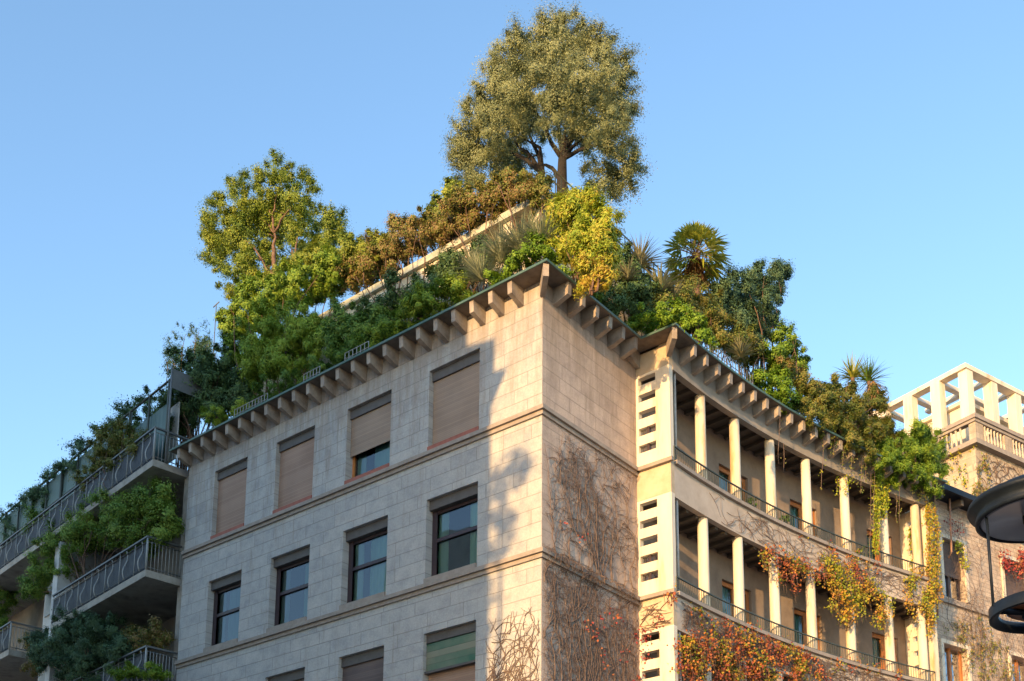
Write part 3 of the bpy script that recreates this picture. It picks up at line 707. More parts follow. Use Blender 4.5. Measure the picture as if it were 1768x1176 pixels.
for j in range(12): mb.box(1.3 + j * 1.1, 1.42 + j * 1.1, .002, .55, 17.08, 17.345, RW)
mb.build('eaves_brackets', M['soffit'], rw)
q = MB(); 
for t in (1.25, 2.05): q.tube([RW(t, .35, 17.3), RW(t, .30, 15.4), RW(t - .05, .2, 13.0 if t < 2 else 15.2)], .035, 6)
q.build('downpipe', noisy('rusty_pipe', [(.25, .12, .07), (.35, .20, .13)], 6, .7, .1), rw)

# ================================================================ pergola tower behind
P0 = CAM + ray(1680, 722) * (42 / 1.0) / (ray(1680, 722)[:2] @ FWD)
tzx, tzy, TZ = P0[0], P0[1], P0[2]
TW, td, tn = frame(56.5, tzx, tzy)          # t runs right along the right face, o outward
kz = 42 / FPX                               # metres per pixel there
tw = thing('roof_pergola_building', 'cream corner building with an open concrete pergola frame on its roof and balustrade', 'building', TW(3, -4, GZ))
LTW = 14.0
mb = MB(); mb.box(0, 14, -LTW, 0, GZ, TZ - 1.05, TW); mb.build('tower_wall', M['tower_stone'], tw)
def ring(mb, o, z0, z1, o1=None):
    mb.sweep([(o - .25, z0), (o, z0), (o, z1), (o - .25, z1)], [lambda a, z: TW(-a, -LTW, z), lambda a, z: TW(-a, a, z), lambda a, z: TW(14, a, z)])
mb = MB(); ring(mb, .28, TZ - .14, TZ + .03); ring(mb, .22, TZ - .26, TZ - .143); mb.build('balustrade_rail', M['course'], tw)
mb = MB(); ring(mb, .26, TZ - 1.20, TZ - 1.0); mb.build('balustrade_base', M['course'], tw)
mb = MB()
for j in range(60):
    if j % 9 in (0, 1): continue
    c = TW(.1 + j * .21, .12, TZ - 1.0); mb.lathe(c, [(.035, 0), (.06, .2), (.03, .45), (.05, .73)], 6)
    c = TW(-.12, -.1 - j * .21, TZ - 1.0); mb.lathe(c, [(.035, 0), (.06, .2), (.03, .45), (.05, .73)], 6)
mb.build('balusters', M['band'], tw)
mb = MB()
for j in range(6):
    mb.box(-.15 + j * 1.9, .35 + j * 1.9, -.12, .18, TZ - 1.0, TZ - .262, TW)
    mb.box(-.20, .10, -.45 - j * 1.9 - 1.45, -.0 - j * 1.9 - 1.45, TZ - 1.0, TZ - .262, TW)
mb.build('balustrade_pier', M['tower_stone'], tw)
# pergola frame
PH = 2.35; HB = TZ + PH
mb = MB()
px = [0.0, 1.62, 3.25, 4.9, 6.5, 8.1]; pw = .34
for x in px: mb = MB(); mb.box(x - .12, x + .28, -.46, -.06, TZ - .1, HB - .2, TW); mb.build('pergola_post', M['white'], tw)
py_ = [1.45, 2.8, 4.15, 5.5, 6.9, 8.3, 9.7]
for y in py_: mb = MB(); mb.box(-.25, .12, -y - .24, -y + .2, TZ - .1, HB - .2, TW); mb.build('pergola_post', M['white'], tw)
mb = MB()
mb.sweep([(-.42, HB - .198), (-.02, HB - .198), (-.02, HB), (-.42, HB)], [lambda a, z: TW(-.23 - a - .02, -LTW + 2, z), lambda a, z: TW(-.23 - a - .02, a, z), lambda a, z: TW(14, a, z)])
for x in px[1:]: mb.box(x - .2, x + .06, -3.2, -.43, HB - .19, HB - .01, TW)
for y in py_: mb.box(.2, 3.4, -y - .14, -y + .1, HB - .19, HB - .01, TW)
mb.box(2.6, 14, -3.3, -3.0, HB - .25, HB - .02, TW); mb.box(2.4, 2.7, -12, -3.3, HB - .25, HB - .02, TW)
mb.build('pergola_beam', M['white'], tw)
mb = MB(); mb.box(2.2, 14, -LTW + .9, -2.3, HB - .34, HB - .22, TW); mb.build('roof_room_slab', M['soffit'], tw)
mb = MB(); mb.box(.72, 14, -LTW + 1, -.82, TZ + 1.30, TZ + 1.46, TW); mb.build('roof_room_lintel', M['white'], tw)
mb = MB(); mb.box(.9, 14, -LTW + 1, -1.0, TZ - 1, TZ + 1.298, TW); mb.build('roof_room', noisy('cream_render', [(.50, .45, .36), (.62, .57, .47), (.68, .63, .54)], 1.5, .8, .1), tw)
mb = MB(); mb.box(2.1, 2.9, -.998, -.96, TZ - .2, TZ + .85, TW); mb.build('roof_window', M['glass_blue'], tw)
mb = MB(); mb.box(.3, 9, -LTW + .5 - 1.5, -LTW + 2.2, TZ - 1, HB - .2, TW); mb.build('rear_block', M['tower_stone'], tw)
mb = MB(); mb.box(0, 9.4, -LTW - 1.5, -LTW + 2.6, HB - .19, HB + .0, TW); mb.build('rear_roof', M['soffit'], tw)
# blind arch and window low on the right face
mb = MB(); mb.tube([TW(3.1 + .8 * cos(a), .03, TZ - 2.55 + .8 * sin(a)) for a in np.linspace(0, pi, 14)], .06, 5); mb.build('window_arch', M['course'], tw)
mb = MB(); mb.box(1.55, 2.75, .002, .05, TZ - 4.4, TZ - 3.0, TW); qq = mb.build('window', M['white'], tw)
mb = MB(); mb.box(1.68, 2.12, .052, .06, TZ - 4.3, TZ - 3.1, TW); mb.box(2.2, 2.64, .052, .06, TZ - 4.3, TZ - 3.1, TW); mb.build('pane', M['glass_blue'], qq)

# ================================================================ the block across the street (behind the camera; its shadow falls on the facade)
ND = 22.0
def shp(x, z): return (x + SUN.x / -SUN.y * ND, -ND, z + SUN.z / -SUN.y * ND)
prof = [(-32, GZ), (-1.53, GZ), (-1.53, 14.10), (-1.04, 14.93), (-1.45, 15.0), (-1.43, 15.85), (-2.33, 16.0), (-2.33, 17.3), (-5.4, 20.7), (-32, 21.3)]
nb_ = thing('shadow_casting_block', 'plain apartment block across the street, shading the left part of the stone facade', 'building', (-15, -ND - 5, GZ))
q = MB(); a = [shp(x, z) for x, z in prof]; a = [(x, y, max(z, GZ) if i > 1 else GZ) for i, (x, y, z) in enumerate(a)]
b = [(x, y - 9, z) for x, y, z in a]; n = len(a)
q.add(a + b, [tuple(range(n)), tuple(range(n, 2 * n))[::-1]] + [(i, (i + 1) % n, n + (i + 1) % n, n + i) for i in range(n)])
q.build('wall', M['plaster_white'], nb_)
for fz in range(6):
    for j in range(9):
        q = MB(); x = -28 + j * 3.1; q.box(x, x + 1.3, -ND + .002, -ND + .05, 1.0 + fz * 3.4, 2.9 + fz * 3.4); q.build('window', M['frame_dark'], nb_)

def shq(x, z, D=27.0): return (x + SUN.x / -SUN.y * D, -D, z + SUN.z / -SUN.y * D)
tk = [shq(-1.15, 12.4), shq(-.7, 12.1), shq(-1.2, 11.4), shq(-.95, 10.9), shq(-1.3, 10.5), shq(-.55, 12.6), shq(-1.35, 11.9)]
tt = thing('street_tree', 'slender tree standing beside the block across the street', 'tree', (tk[0][0], tk[0][1], GZ))
P_, N_, L_, T_ = crown([(np.array(p), (.36, .5, .42)) for p in tk] + [(np.array(shq(-1.9, z)), (.5, .6, .6)) for z in (9.5, 10.5, 11.5, 8.5)], .12, .06, 1.2, .2, 8)
leafmesh('foliage', P_, N_, L_, .12, .06, T_, LM['mid'], tt)
q = MB(); c_ = tk[0]; q.tube([(c_[0], c_[1], GZ), (c_[0] - .1, c_[1], c_[2] * .6), c_], [.16, .1, .03], 8); q.build('trunk', M['bark'], tt, fix=False)

# ================================================================ street lantern in the foreground
LP = CAM + ray(1800, 895) * (5.4 / (ray(1800, 895)[:2] @ FWD)); lx, ly, lz = LP; kk = 5.4 / FPX
lan = thing('street_lantern', 'dark blue-black round street lantern with a lower ring at the right edge', 'street lamp', (lx, ly, GZ))
R0 = 110 * kk
mb = MB(); mb.lathe((lx, ly, lz), [(0, .215), (.05, .21), (.12, .195), (R0 * .78, .15), (R0 * .91, .11), (R0 * .96, .097), (R0 * 1.15, .09), (R0 * 1.17, .075), (R0 * 1.15, .06), (R0 * 1.02, .05), (R0 * 1.05, .02), (R0 * 1.05, .0), (R0 * .99, -.005), (R0 * .985, .02), (R0 * .9, .03)], 64)
mb.build('lamp_cap', M['lamp'], lan)
mb = MB(); mb.lathe((lx, ly, lz), [(R0 * .985, .018), (R0 * .93, -.002), (R0 * .92, .004), (0, .01)], 64); mb.build('lamp_glass', noisy('grey_lamp_underside', [(.30, .37, .46), (.38, .46, .55)], 6, .3, .02), lan)
mb = MB(); mb.box(lx - .075, lx + .075, ly - .075, ly + .075, lz - .035, lz + .008); mb.build('lamp_unit', M['lamp'], lan)
zr = lz + (-(1075 - 895)) * kk * .985
mb = MB(); R1 = 103 * kk; mb.lathe((lx, ly, zr), [(R1, -.028), (R1, .028), (R1 - .012, .032), (R1 - .045, .012), (R1 - .045, -.012), (R1 - .012, -.032), (R1, -.028)], 64); mb.build('lower_ring', M['lamp'], lan)
mb = MB(); mb.lathe((lx, ly, zr), [(0, -.05), (.10, -.05), (.13, -.02), (.10, .02), (0, .03)], 32)
for k_ in range(4):
    a_ = TH + k_ * pi / 2; mb.tube([(lx, ly, zr - .02), (lx + cos(a_) * R1 * .97, ly + sin(a_) * R1 * .97, zr - .005)], .016, 8)
mb.build('ring_spokes', M['lamp'], lan)
mb = MB(); mb.lathe((lx, ly, zr), [(.0, .034), (.17, .026), (.20, .012), (.17, .004), (0, .0)], 32); mb.build('sunlit_disc', M['lamp_orange'], lan)  # disc painted orange to stand in for sunlight inside the ring
mb = MB()
for k_ in range(3): a_ = TH + pi + k_ * 2 * pi / 3; mb.tube([(lx + cos(a_) * R1 * .99, ly + sin(a_) * R1 * .99, zr + .02), (lx + cos(a_) * R1 * 1.0, ly + sin(a_) * R1 * 1.0, lz + .01)], .0075, 8)
mb.build('hanging_rod', M['lamp'], lan)
mb = MB(); mb.lathe((lx, ly, zr), [(.05, -.05), (.06, -.08), (.11, -.11), (.128, -.15), (.11, -.19), (.06, -.22), (.05, -.30), (.055, -.9), (.07, -1.0), (.075, GZ - zr + .5), (.16, GZ - zr + .3), (.18, GZ - zr)], 32); mb.build('lamp_post', M['lamp'], lan)
# ================================================================ roof garden, from left to right
G1 = 'shrubs along the left roof edge'
# lower tier, left
plant('evergreen_shrub', 'dark bushy evergreen filling the left end of the roof edge above the last brackets', 'shrub', ('Y', .75),
      [(345, 665, 52, 62), (315, 700, 30, 45), (385, 640, 38, 40), (375, 690, 40, 40), (420, 680, 30, 40), (300, 735, 16, 28)], 'dark', .10, .05, 5, .2, 9, group=G1, stems=2)
plant('wispy_tree', 'wispy blue-green sapling with thin sprays rising over the dark evergreen', 'tree', ('Y', 1.1),
      [(325, 605, 40, 32), (345, 585, 20, 26), (300, 620, 18, 22), (365, 610, 22, 30)], 'bluegreen', .07, .03, .9, .16, 12, group=G1, stems=7)
plant('hedge_block', 'tall clipped dense-leaved hedge, left end of the roof garden under the big bush', 'hedge', ('Y', .95),
      [(405, 560, 28, 48), (430, 530, 35, 45), (470, 510, 40, 45), (520, 490, 40, 42), (565, 470, 38, 40), (410, 610, 26, 40), (450, 570, 38, 40)], 'green', .085, .05, 4.5, .15, 10, group=G1, stems=1, hollow=.6)
plant('feathery_conifer', 'feathery yellow-green conifer bush in front of the tall hedge', 'shrub', ('Y', .55),
      [(470, 590, 42, 52), (520, 575, 40, 45), (450, 630, 36, 36), (560, 590, 30, 36), (500, 625, 45, 30), (530, 555, 28, 34)], 'green', .16, .03, 5, .2, 9, droop=.5, group=G1, stems=2, tb=.25)
plant('rosemary_bush', 'low bright green tuft at the gutter above the leftmost window', 'shrub', ('Y', .2),
      [(378, 718, 26, 15), (415, 700, 18, 12)], 'green', .10, .03, 4, .12, 14, group=G1, tb=.3)
plant('bay_shrub', 'deep green leafy shrub between the feathery conifer and the grey spiky clump', 'shrub', ('Y', .6),
      [(600, 570, 38, 34), (645, 565, 38, 32), (590, 600, 34, 26), (625, 590, 40, 26), (680, 560, 30, 28)], 'mid', .09, .045, 5, .18, 9, group=G1, stems=2)
plant('bay_shrub', 'dark green shrub right under the mossy slab edge of the upper terrace', 'shrub', ('Y', .75),
      [(705, 513, 40, 28), (750, 492, 38, 28), (790, 470, 32, 28), (770, 455, 24, 16), (840, 440, 22, 20), (655, 532, 34, 22), (826, 450, 24, 22)], 'dark', .09, .05, 5, .18, 9, group=G1, stems=2, tb=.15)
plant('low_hedge', 'loose mid-green bush leaning over the gutter near the middle of the left roof edge', 'hedge', ('Y', .25),
      [(735, 530, 45, 26), (690, 560, 30, 20), (785, 500, 32, 24), (645, 590, 30, 16)], 'green', .10, .04, 4.5, .15, 12, group=G1, tb=.1)
plant('low_hedge', 'row of small green tufts spilling over the gutter above the second window', 'hedge', ('Y', .15),
      [(600, 612, 34, 14), (555, 635, 30, 16), (470, 672, 34, 16), (510, 655, 28, 14)], 'mid', .10, .035, 4, .12, 14, group=G1)
plant('ground_ivy', 'bright lime ivy carpet on the cornice corner beneath the grey spiky clump', 'ivy', ('Y', .15),
      [(905, 450, 32, 14), (880, 462, 30, 12), (935, 440, 22, 14), (845, 478, 26, 12), (925, 425, 20, 12)], 'bright', .08, .05, 4, .12, 16, group=G1)
# upper terrace, left
G2 = 'climbers draped over the upper terrace'
plant('hedge_block', 'gold-green bushy end of the terrace hedge beside the big left bush', 'hedge', ('Y', 1.55),
      [(625, 440, 30, 28), (650, 425, 26, 24), (600, 450, 28, 26), (640, 460, 34, 22), (590, 466, 30, 20)], 'yellowgreen', .085, .045, 4, .15, 11, tb=.35, group=G2)
plant('climber', 'green creeper crest along the top of the russet curtain', 'climber', ('Y', 1.7),
      [(690, 392, 30, 14), (735, 378, 28, 16), (810, 345, 30, 18), (845, 330, 30, 16), (880, 312, 30, 14), (665, 410, 26, 14), (770, 385, 34, 20)], 'mixed', .08, .045, 4, .14, 12, tb=.15, group=G2)
t, bl = plant('umbrella_bush', 'big many-stemmed bush with yellow-green crown standing highest on the left', 'tree', ('Y', 1.9),
      [(410, 350, 44, 44), (390, 400, 42, 46), (430, 430, 44, 50), (405, 465, 38, 34), (475, 310, 48, 34), (525, 340, 34, 42), (455, 340, 44, 40), (555, 400, 38, 44), (580, 400, 24, 36), (372, 420, 24, 30), (360, 390, 16, 26), (455, 470, 34, 30), (500, 375, 40, 34, .5), (520, 410, 34, 30, .6), (470, 370, 44, 40, .7), (430, 400, 44, 44, .6), (480, 430, 40, 40, .7), (550, 440, 30, 30, .5), (380, 440, 26, 34), (415, 480, 36, 24)], 'yellowgreen', .08, .042, 3.2, .22, 6, trunk=tuple(onY(497, 490, 1.9)), hollow=.35)
mb = MB(); b0 = onY(497, 490, 1.7)
for (x, y) in ((478, 395), (440, 360), (470, 320), (520, 330), (545, 390), (575, 410)):
    pass
limb_set(mb, onY(480, 500, 1.95), [onY(474, 400, 1.95)], .055, .035, .04)
limb_set(mb, onY(474, 402, 1.95), [onY(455, 350, 1.95), onY(480, 325, 1.95), onY(525, 345, 1.95), onY(440, 380, 1.95)], .035, .01)
limb_set(mb, onY(512, 490, 1.95), [onY(513, 410, 1.95), onY(560, 430, 1.95), onY(505, 430, 1.95), onY(550, 440, 1.95)], .035, .015)
limb_set(mb, onY(500, 510, 1.9), [onY(430, 440, 2.1), onY(400, 400, 2.1), onY(420, 470, 1.9)], .035, .012)
mb.build('trunk', M['bark'], t, fix=False)
plant('hedge_block', 'sunlit yellow-green hedge top running behind the feathery conifer', 'hedge', ('Y', 1.75),
      [(520, 470, 40, 22), (560, 450, 34, 24), (600, 435, 30, 30), (615, 460, 34, 34), (640, 440, 26, 26), (470, 480, 30, 16), (425, 505, 30, 14), (555, 495, 34, 28, -.3), (580, 480, 30, 22, -.3), (500, 495, 40, 26)], 'yellowgreen', .085, .045, 4, .15, 11, tb=.25, group=G2, stems=1)
plant('climber', 'brown and green creeper thicket hanging over the slab between the hedge and the round bush', 'climber', ('Y', 1.5),
      [(660, 444, 36, 30), (700, 424, 34, 30), (632, 466, 34, 26), (735, 407, 32, 28), (690, 398, 28, 18), (720, 390, 20, 16), (606, 480, 26, 22), (680, 445, 24, 20), (765, 398, 26, 22)], 'russet', .075, .045, 3.4, .16, 11, group=G2, stems=3, tb=-.1)
plant('round_bush', 'round yellow-green bush standing up from the russet creeper', 'shrub', ('Y', 1.9),
      [(775, 350, 34, 32), (760, 370, 26, 26), (800, 360, 22, 26), (785, 332, 20, 18)], 'yellowgreen', .12, .06, 4, .18, 9, group=G2, stems=2, tb=.1)
plant('climber', 'russet creeper curtain over the terrace parapet beneath the large olive', 'climber', ('Y', 1.45),
      [(825, 364, 42, 30), (790, 384, 34, 26), (868, 344, 38, 28), (905, 330, 34, 22), (760, 404, 28, 20), (850, 366, 30, 18), (810, 388, 20, 14)], 'russet', .075, .045, 4, .16, 11, group=G2, stems=2)
plant('climber', 'green hump of creeper crowning the terrace corner beneath the olive trunk', 'climber', ('Y', 1.6),
      [(905, 315, 38, 14), (940, 335, 28, 22), (865, 325, 30, 14), (925, 350, 14, 22), (958, 345, 18, 16)], 'mixed', .075, .045, 4.2, .15, 12, group=G2, stems=2, tb=.1)
# the olive
oy = 3.4
t, bl = plant('olive_tree', 'large silvery olive tree on the highest terrace, crown against the sky', 'tree', ('Y', oy),
      [(960, 95, 62, 62), (1020, 110, 50, 56), (900, 110, 46, 52), (965, 50, 30, 28), (1050, 150, 42, 54), (870, 170, 56, 56), (940, 160, 62, 56), (1010, 180, 62, 50), (830, 230, 46, 52), (880, 230, 46, 40), (1060, 220, 40, 50), (1085, 195, 22, 22), (820, 270, 36, 36), (1065, 290, 42, 42), (1045, 320, 28, 22), (860, 290, 50, 26, .8), (900, 300, 40, 20, 1.6), (880, 262, 54, 30, 1.0), (1025, 250, 40, 34, .6), (1040, 305, 34, 26, 1.0), (950, 205, 70, 30, .8), (1000, 60, 34, 30), (915, 80, 36, 34), (800, 250, 26, 30), (1050, 95, 36, 38), (870, 110, 34, 38), (845, 150, 32, 36), (1080, 130, 20, 30), (825, 200, 34, 34), (960, 70, 44, 40), (900, 170, 60, 50), (1060, 180, 40, 40), (810, 290, 26, 24), (1085, 290, 28, 40), (930, 150, 60, 46, -1.3), (1012, 150, 56, 48, -1.3), (965, 90, 50, 36, -1.0), (880, 205, 52, 38, -1.0), (1035, 212, 46, 36, -1.2), (960, 205, 46, 28, -1.4), (800, 292, 30, 26), (835, 305, 34, 22)],
      'olive', .07, .032, 2.6, .26, 5, trunk=tuple(onY(972, 345, oy)), hollow=.4)
mb = MB(); oy += .35; tb_ = onY(976, 350, oy); fk = onY(971, 275, oy)
mb.tube([tb_, onY(970, 320, oy), fk], [.24, .15, .12], 10)
limb_set(mb, fk, [onY(960, 225, oy - .2), onY(1005, 240, oy), onY(985, 200, oy), onY(1020, 180, oy)], .07, .02, .1)
limb_set(mb, fk, [onY(1030, 150, oy), onY(960, 110, oy), onY(900, 130, oy), onY(1060, 250, oy)], .06, .012, .12)
mb.tube([onY(936, 345, oy + .3), onY(938, 300, oy + .2), onY(932, 255, oy), onY(905, 240, oy)], [.08, .06, .05, .02], 8)
limb_set(mb, onY(938, 300, oy + .2), [onY(880, 240, oy), onY(850, 260, oy), onY(905, 200, oy)], .06, .012, .1)
limb_set(mb, onY(972, 320, oy), [onY(935, 285, oy + .1)], .05, .03, .05)
mb.build('trunk', M['bark_dark'], t, fix=False)

# blades: tufts of long leaves
def blades(c, n, ln, wd, spread=1.0, droop=.5, seg=4, upb=.4, mbx=None, down=False):
    Vs, Fs = [], []
    for i in range(n):
        a = RNG.random() * 2 * pi; e = (-.2 + 1.3 * RNG.random()) if not down else (-1.3 + .9 * RNG.random()); e = e * spread
        d = np.array([cos(a) * cos(e), sin(a) * cos(e), sin(e) + upb * (not down)]); d /= np.linalg.norm(d)
        L = ln * (.65 + .5 * RNG.random()); p = np.array(c, float) + rdir(1)[0] * ln * .06; side = np.cross(d, (0, 0, 1)); side /= np.linalg.norm(side) + 1e-9
        base = len(Vs); dd = d.copy()
        for s in range(seg + 1):
            w_ = wd * (1 - s / seg) ** .7 * (.5 + .5 * min(1, s + .6)); Vs += [p - side * w_ / 2, p + side * w_ / 2]
            p = p + dd * L / seg; dd = dd + np.array([0, 0, -droop / seg]); dd /= np.linalg.norm(dd)
        Fs += [(base + 2 * s, base + 2 * s + 1, base + 2 * s + 3, base + 2 * s + 2) for s in range(seg)]
    return Vs, Fs
def blade_obj(name, tufts, material, parent, **kw):
    q = MB(); T = []
    for (c, n, ln, wd) in tufts:
        v, f = blades(c, n, ln, wd, **kw); q.add(v, f); T += list(np.repeat(RNG.random(n), len(f) // n))
    o = q.build(name, material, parent, fix=False); at = o.data.attributes.new('tint', 'FLOAT', 'FACE'); at.data.foreach_set('value', np.array(T, dtype=np.float32)); return o
def tuft_plant(name, label, cat, tufts, leaf, group=None, base=None, **kw):
    b = tufts[0][0] if base is None else base
    t = thing(name, label, cat, (b[0], b[1], b[2] if base is not None else 16.85), group)
    blade_obj('blades', tufts, LM[leaf], t, **kw); return t
tuft_plant('spiky_grass', 'fan of long grey-green blades under the cream terrace posts', 'grass', [(onY(900, 435, .6), 320, 1.0, .035), (onY(865, 450, .5), 260, .9, .035), (onY(935, 425, .6), 240, .85, .035), (onY(925, 410, .8), 120, .6, .03)], 'greyspike', droop=.7)
tuft_plant('spiky_grass', 'smaller pale blade tuft at the gutter left of the long-bladed fan', 'grass', [(onY(832, 482, .3), 260, .7, .03), (onY(818, 465, .5), 160, .6, .03)], 'greyspike', droop=.6)

# right side roof
G3 = 'plants along the curved roof edge'
plant('yellow_bamboo', 'tall golden-yellow feathery bush at the cornice corner', 'bamboo', ('Y', 1.0),
      [(1005, 380, 42, 44), (992, 352, 14, 22), (1012, 348, 12, 20), (1035, 400, 36, 44), (965, 380, 30, 38), (1000, 430, 44, 34), (1030, 450, 34, 36), (1010, 350, 22, 20), (975, 410, 26, 26), (1045, 430, 22, 34)], 'gold', .17, .032, 4.2, .2, 9, droop=.35, group=G3, stems=3, tb=-.15)
plant('gold_twigs', 'orange-tinged low branches at the foot of the golden bush', 'shrub', ('Y', .45), [(1015, 470, 26, 30), (1040, 480, 18, 26)], 'gold', .13, .03, 4, .14, 12, group=G3, tb=.35, stems=3)
plant('ground_ivy', 'thin green ivy fringe on the right-hand cornice beside the corner', 'ivy', ('X', .2), [(975, 478, 16, 12), (1000, 495, 20, 14), (1025, 515, 18, 14)], 'green', .08, .045, 4, .12, 14, group=G3)
plant('evergreen_shrub', 'dark green shrub filling the gap behind the golden bush', 'shrub', ('X', -.6), [(1090, 500, 40, 50), (1075, 460, 24, 34), (1110, 540, 30, 30), (1050, 520, 30, 24), (1135, 520, 26, 30)], 'dark', .10, .05, 5, .2, 8, group=G3, stems=2, tb=.2)
tuft_plant('cordyline', 'dry pale tuft of narrow leaves left of the fan palm', 'cordyline', [(onX(1105, 460, -.4), 150, .85, .045), (onX(1085, 480, -.3), 80, .6, .04)], 'agave', droop=.9, group=G3)
tuft_plant('agave', 'pale grey-yellow agave rosette below the fan palm', 'agave', [(onX(1140, 500, -.1), 90, .7, .08), (onX(1165, 515, .0), 60, .6, .07)], 'agave', droop=.3, group=G3)
# fan palms
def fan(q, T, c, d, ln, nb, roll=0.0, sw=2.3):
    d = d / np.linalg.norm(d); side = np.cross(d, (0, 0, 1)); side /= np.linalg.norm(side) + 1e-9; nrm = np.cross(side, d)
    tv = RNG.random()
    for k in range(nb):
        a = (k / (nb - 1) - .5) * sw; dd = d * cos(a) + side * sin(a); L = ln * (.75 + .25 * cos(a)); s2 = np.cross(dd, nrm); s2 /= np.linalg.norm(s2)
        dd = dd + nrm * RNG.normal() * .22; dd /= np.linalg.norm(dd); w_ = ln * .06; p1 = c + dd * L * .5; p2 = c + dd * L - np.array([0, 0, .20 * L])
        q.add([c, p1 - s2 * w_, p2, p1 + s2 * w_], [(0, 1, 2, 3)]); T.append(np.clip(tv * .6 + .4 * RNG.random(), 0, 1))
def fan_palm(label, c, h, R, nf, fl, leaf='palmgreen', skirt=0, group=None, lo=-.5, tr=.11, gr=None, cname='fan_palm'):
    b = (c[0], c[1], c[2] - h); t = thing(cname, label, 'palm', b, group)
    q = MB(); pts = [(c[0] + .03 * sin(i), c[1], b[2] + h * i / 8) for i in range(9)]; q.tube(pts, [tr * 1.2 - .02 * (i % 2) for i in range(9)], 9); q.build('trunk', M['bark'], t, fix=False)
    q = MB(); T = []; st = MB()
    for i in range(nf):
        a = i * 2.39996; e = lo + (1.45 - lo) * ((i + .5) / nf); d = np.array([cos(a) * cos(e), sin(a) * cos(e), sin(e)])
        p = np.array(c) + d * R; p[2] -= .10 * R * (1 - sin(e)); st.tube([c, (np.array(c) + p) / 2 + np.array([0, 0, .05 * R]), p], .014, 4, cap=False)
        fan(q, T, p, d + np.array([0, 0, -.15]), fl * (.8 + .3 * RNG.random()), 17)
    o = q.build('fronds', LM[leaf], t, fix=False); at = o.data.attributes.new('tint', 'FLOAT', 'FACE'); at.data.foreach_set('value', np.array(T, dtype=np.float32))
    st.build('leaf_stalks', M['bark'], t, fix=False)
    if skirt:
        blade_obj('dry_skirt', [((c[0], c[1], c[2] - .1), skirt, .75, .07), ((c[0], c[1], c[2] - .35), skirt // 2, .7, .07)], LM['dry'], t, droop=.9, down=True)
    return t
pc = onX(1200, 442, -.3); fan_palm('fan palm with yellow-green fronds and a dry orange skirt above the curved loggias', pc, pc[2] - 16.85, .52, 40, .62, skirt=160, group=G3, lo=-.75)
plant('evergreen_shrub', 'olive-green bush below the fan palm, right of the agave', 'shrub', ('X', .0), [(1200, 515, 34, 30), (1170, 545, 36, 22), (1225, 545, 30, 34), (1180, 500, 22, 18), (1205, 545, 34, 24), (1240, 560, 30, 30), (1150, 530, 24, 18)], 'mixed', .10, .045, 4.5, .18, 9, group=G3, stems=2)
plant('ground_ivy', 'bright lime ivy spilling over the inner cornice corner under the agave', 'ivy', ('Y', 3.4), [(1125, 550, 34, 14), (1160, 545, 30, 16), (1095, 560, 18, 10), (1195, 560, 24, 16), (1215, 585, 16, 14)], 'bright', .08, .05, 4, .13, 16, group=G3)
plant('juniper', 'dusky green upright tree leaning right, sky behind its top', 'tree', ('X', .1), [(1265, 515, 36, 40), (1300, 490, 30, 26), (1335, 480, 26, 22), (1320, 520, 30, 36), (1270, 560, 34, 34), (1300, 565, 26, 30), (1250, 530, 22, 30), (1345, 470, 14, 14), (1295, 530, 36, 36), (1240, 500, 18, 18), (1325, 555, 20, 22), (1285, 585, 30, 24)], 'bluegreen', .085, .045, 8.5, .2, 8, group=G3, stems=2, tb=.05)
plant('hanging_bush', 'mid-green bush between the dusky tree and the round bush, over the blue railing', 'shrub', ('X', .5), [(1265, 595, 30, 24), (1290, 590, 22, 20), (1240, 580, 24, 20), (1300, 612, 16, 16)], 'mixed', .09, .045, 4.5, .16, 10, group=G3, stems=1, tb=-.15)
tuft_plant('agave', 'grey dried tuft right behind the small blue roof-edge railing', 'agave', [(onCurve(1280, 615, -.1), 90, .6, .05)], 'agave', droop=.6, group=G3)
plant('round_bush', 'rounded dark-topped bush with a russet patch, left of the gap of sky', 'shrub', ('X', .9), [(1352, 590, 30, 22), (1340, 615, 30, 24), (1370, 620, 22, 30), (1350, 645, 26, 22), (1378, 650, 18, 26)], 'green', .085, .045, 4.6, .16, 10, group=G3, stems=2, tb=-.15)
plant('red_patch_shrub', 'russet-leaved clump low on the rounded bush', 'shrub', ('X', 1.15), [(1352, 632, 18, 12), (1372, 640, 14, 10)], 'russet', .08, .04, 4, .12, 14, group=G3)
plant('ground_ivy', 'bright green trailing plant hanging over the gutter left of the palms', 'ivy', ('C', .35), [(1335, 668, 28, 22), (1352, 688, 22, 20), (1315, 655, 18, 14), (1368, 700, 14, 14), (1345, 650, 16, 14)], 'bright', .085, .05, 4, .13, 14, group=G3, tb=-.1)
plant('cotoneaster', 'wide olive-green arching shrub covering the gutter below the twin palms', 'shrub', ('C', .15),
      [(1420, 690, 32, 30), (1460, 705, 34, 36), (1500, 730, 34, 36), (1440, 730, 30, 22), (1400, 680, 18, 22), (1480, 755, 30, 24), (1530, 755, 26, 26), (1395, 665, 24, 20), (1412, 702, 28, 24), (1450, 670, 24, 16), (1505, 700, 22, 20)], 'mixed', .085, .038, 4.5, .16, 10, droop=.3, group=G3, stems=2, tb=-.18)
plant('jasmine', 'large fresh-green mound overflowing the far end of the curved cornice', 'shrub', ('C', .25),
      [(1580, 755, 34, 26), (1605, 775, 32, 26), (1560, 780, 36, 30), (1590, 800, 36, 26), (1545, 800, 26, 22), (1622, 800, 16, 22), (1530, 785, 22, 22)], 'green', .09, .035, 4.6, .16, 11, droop=.4, group=G3, stems=2, tb=-.1)
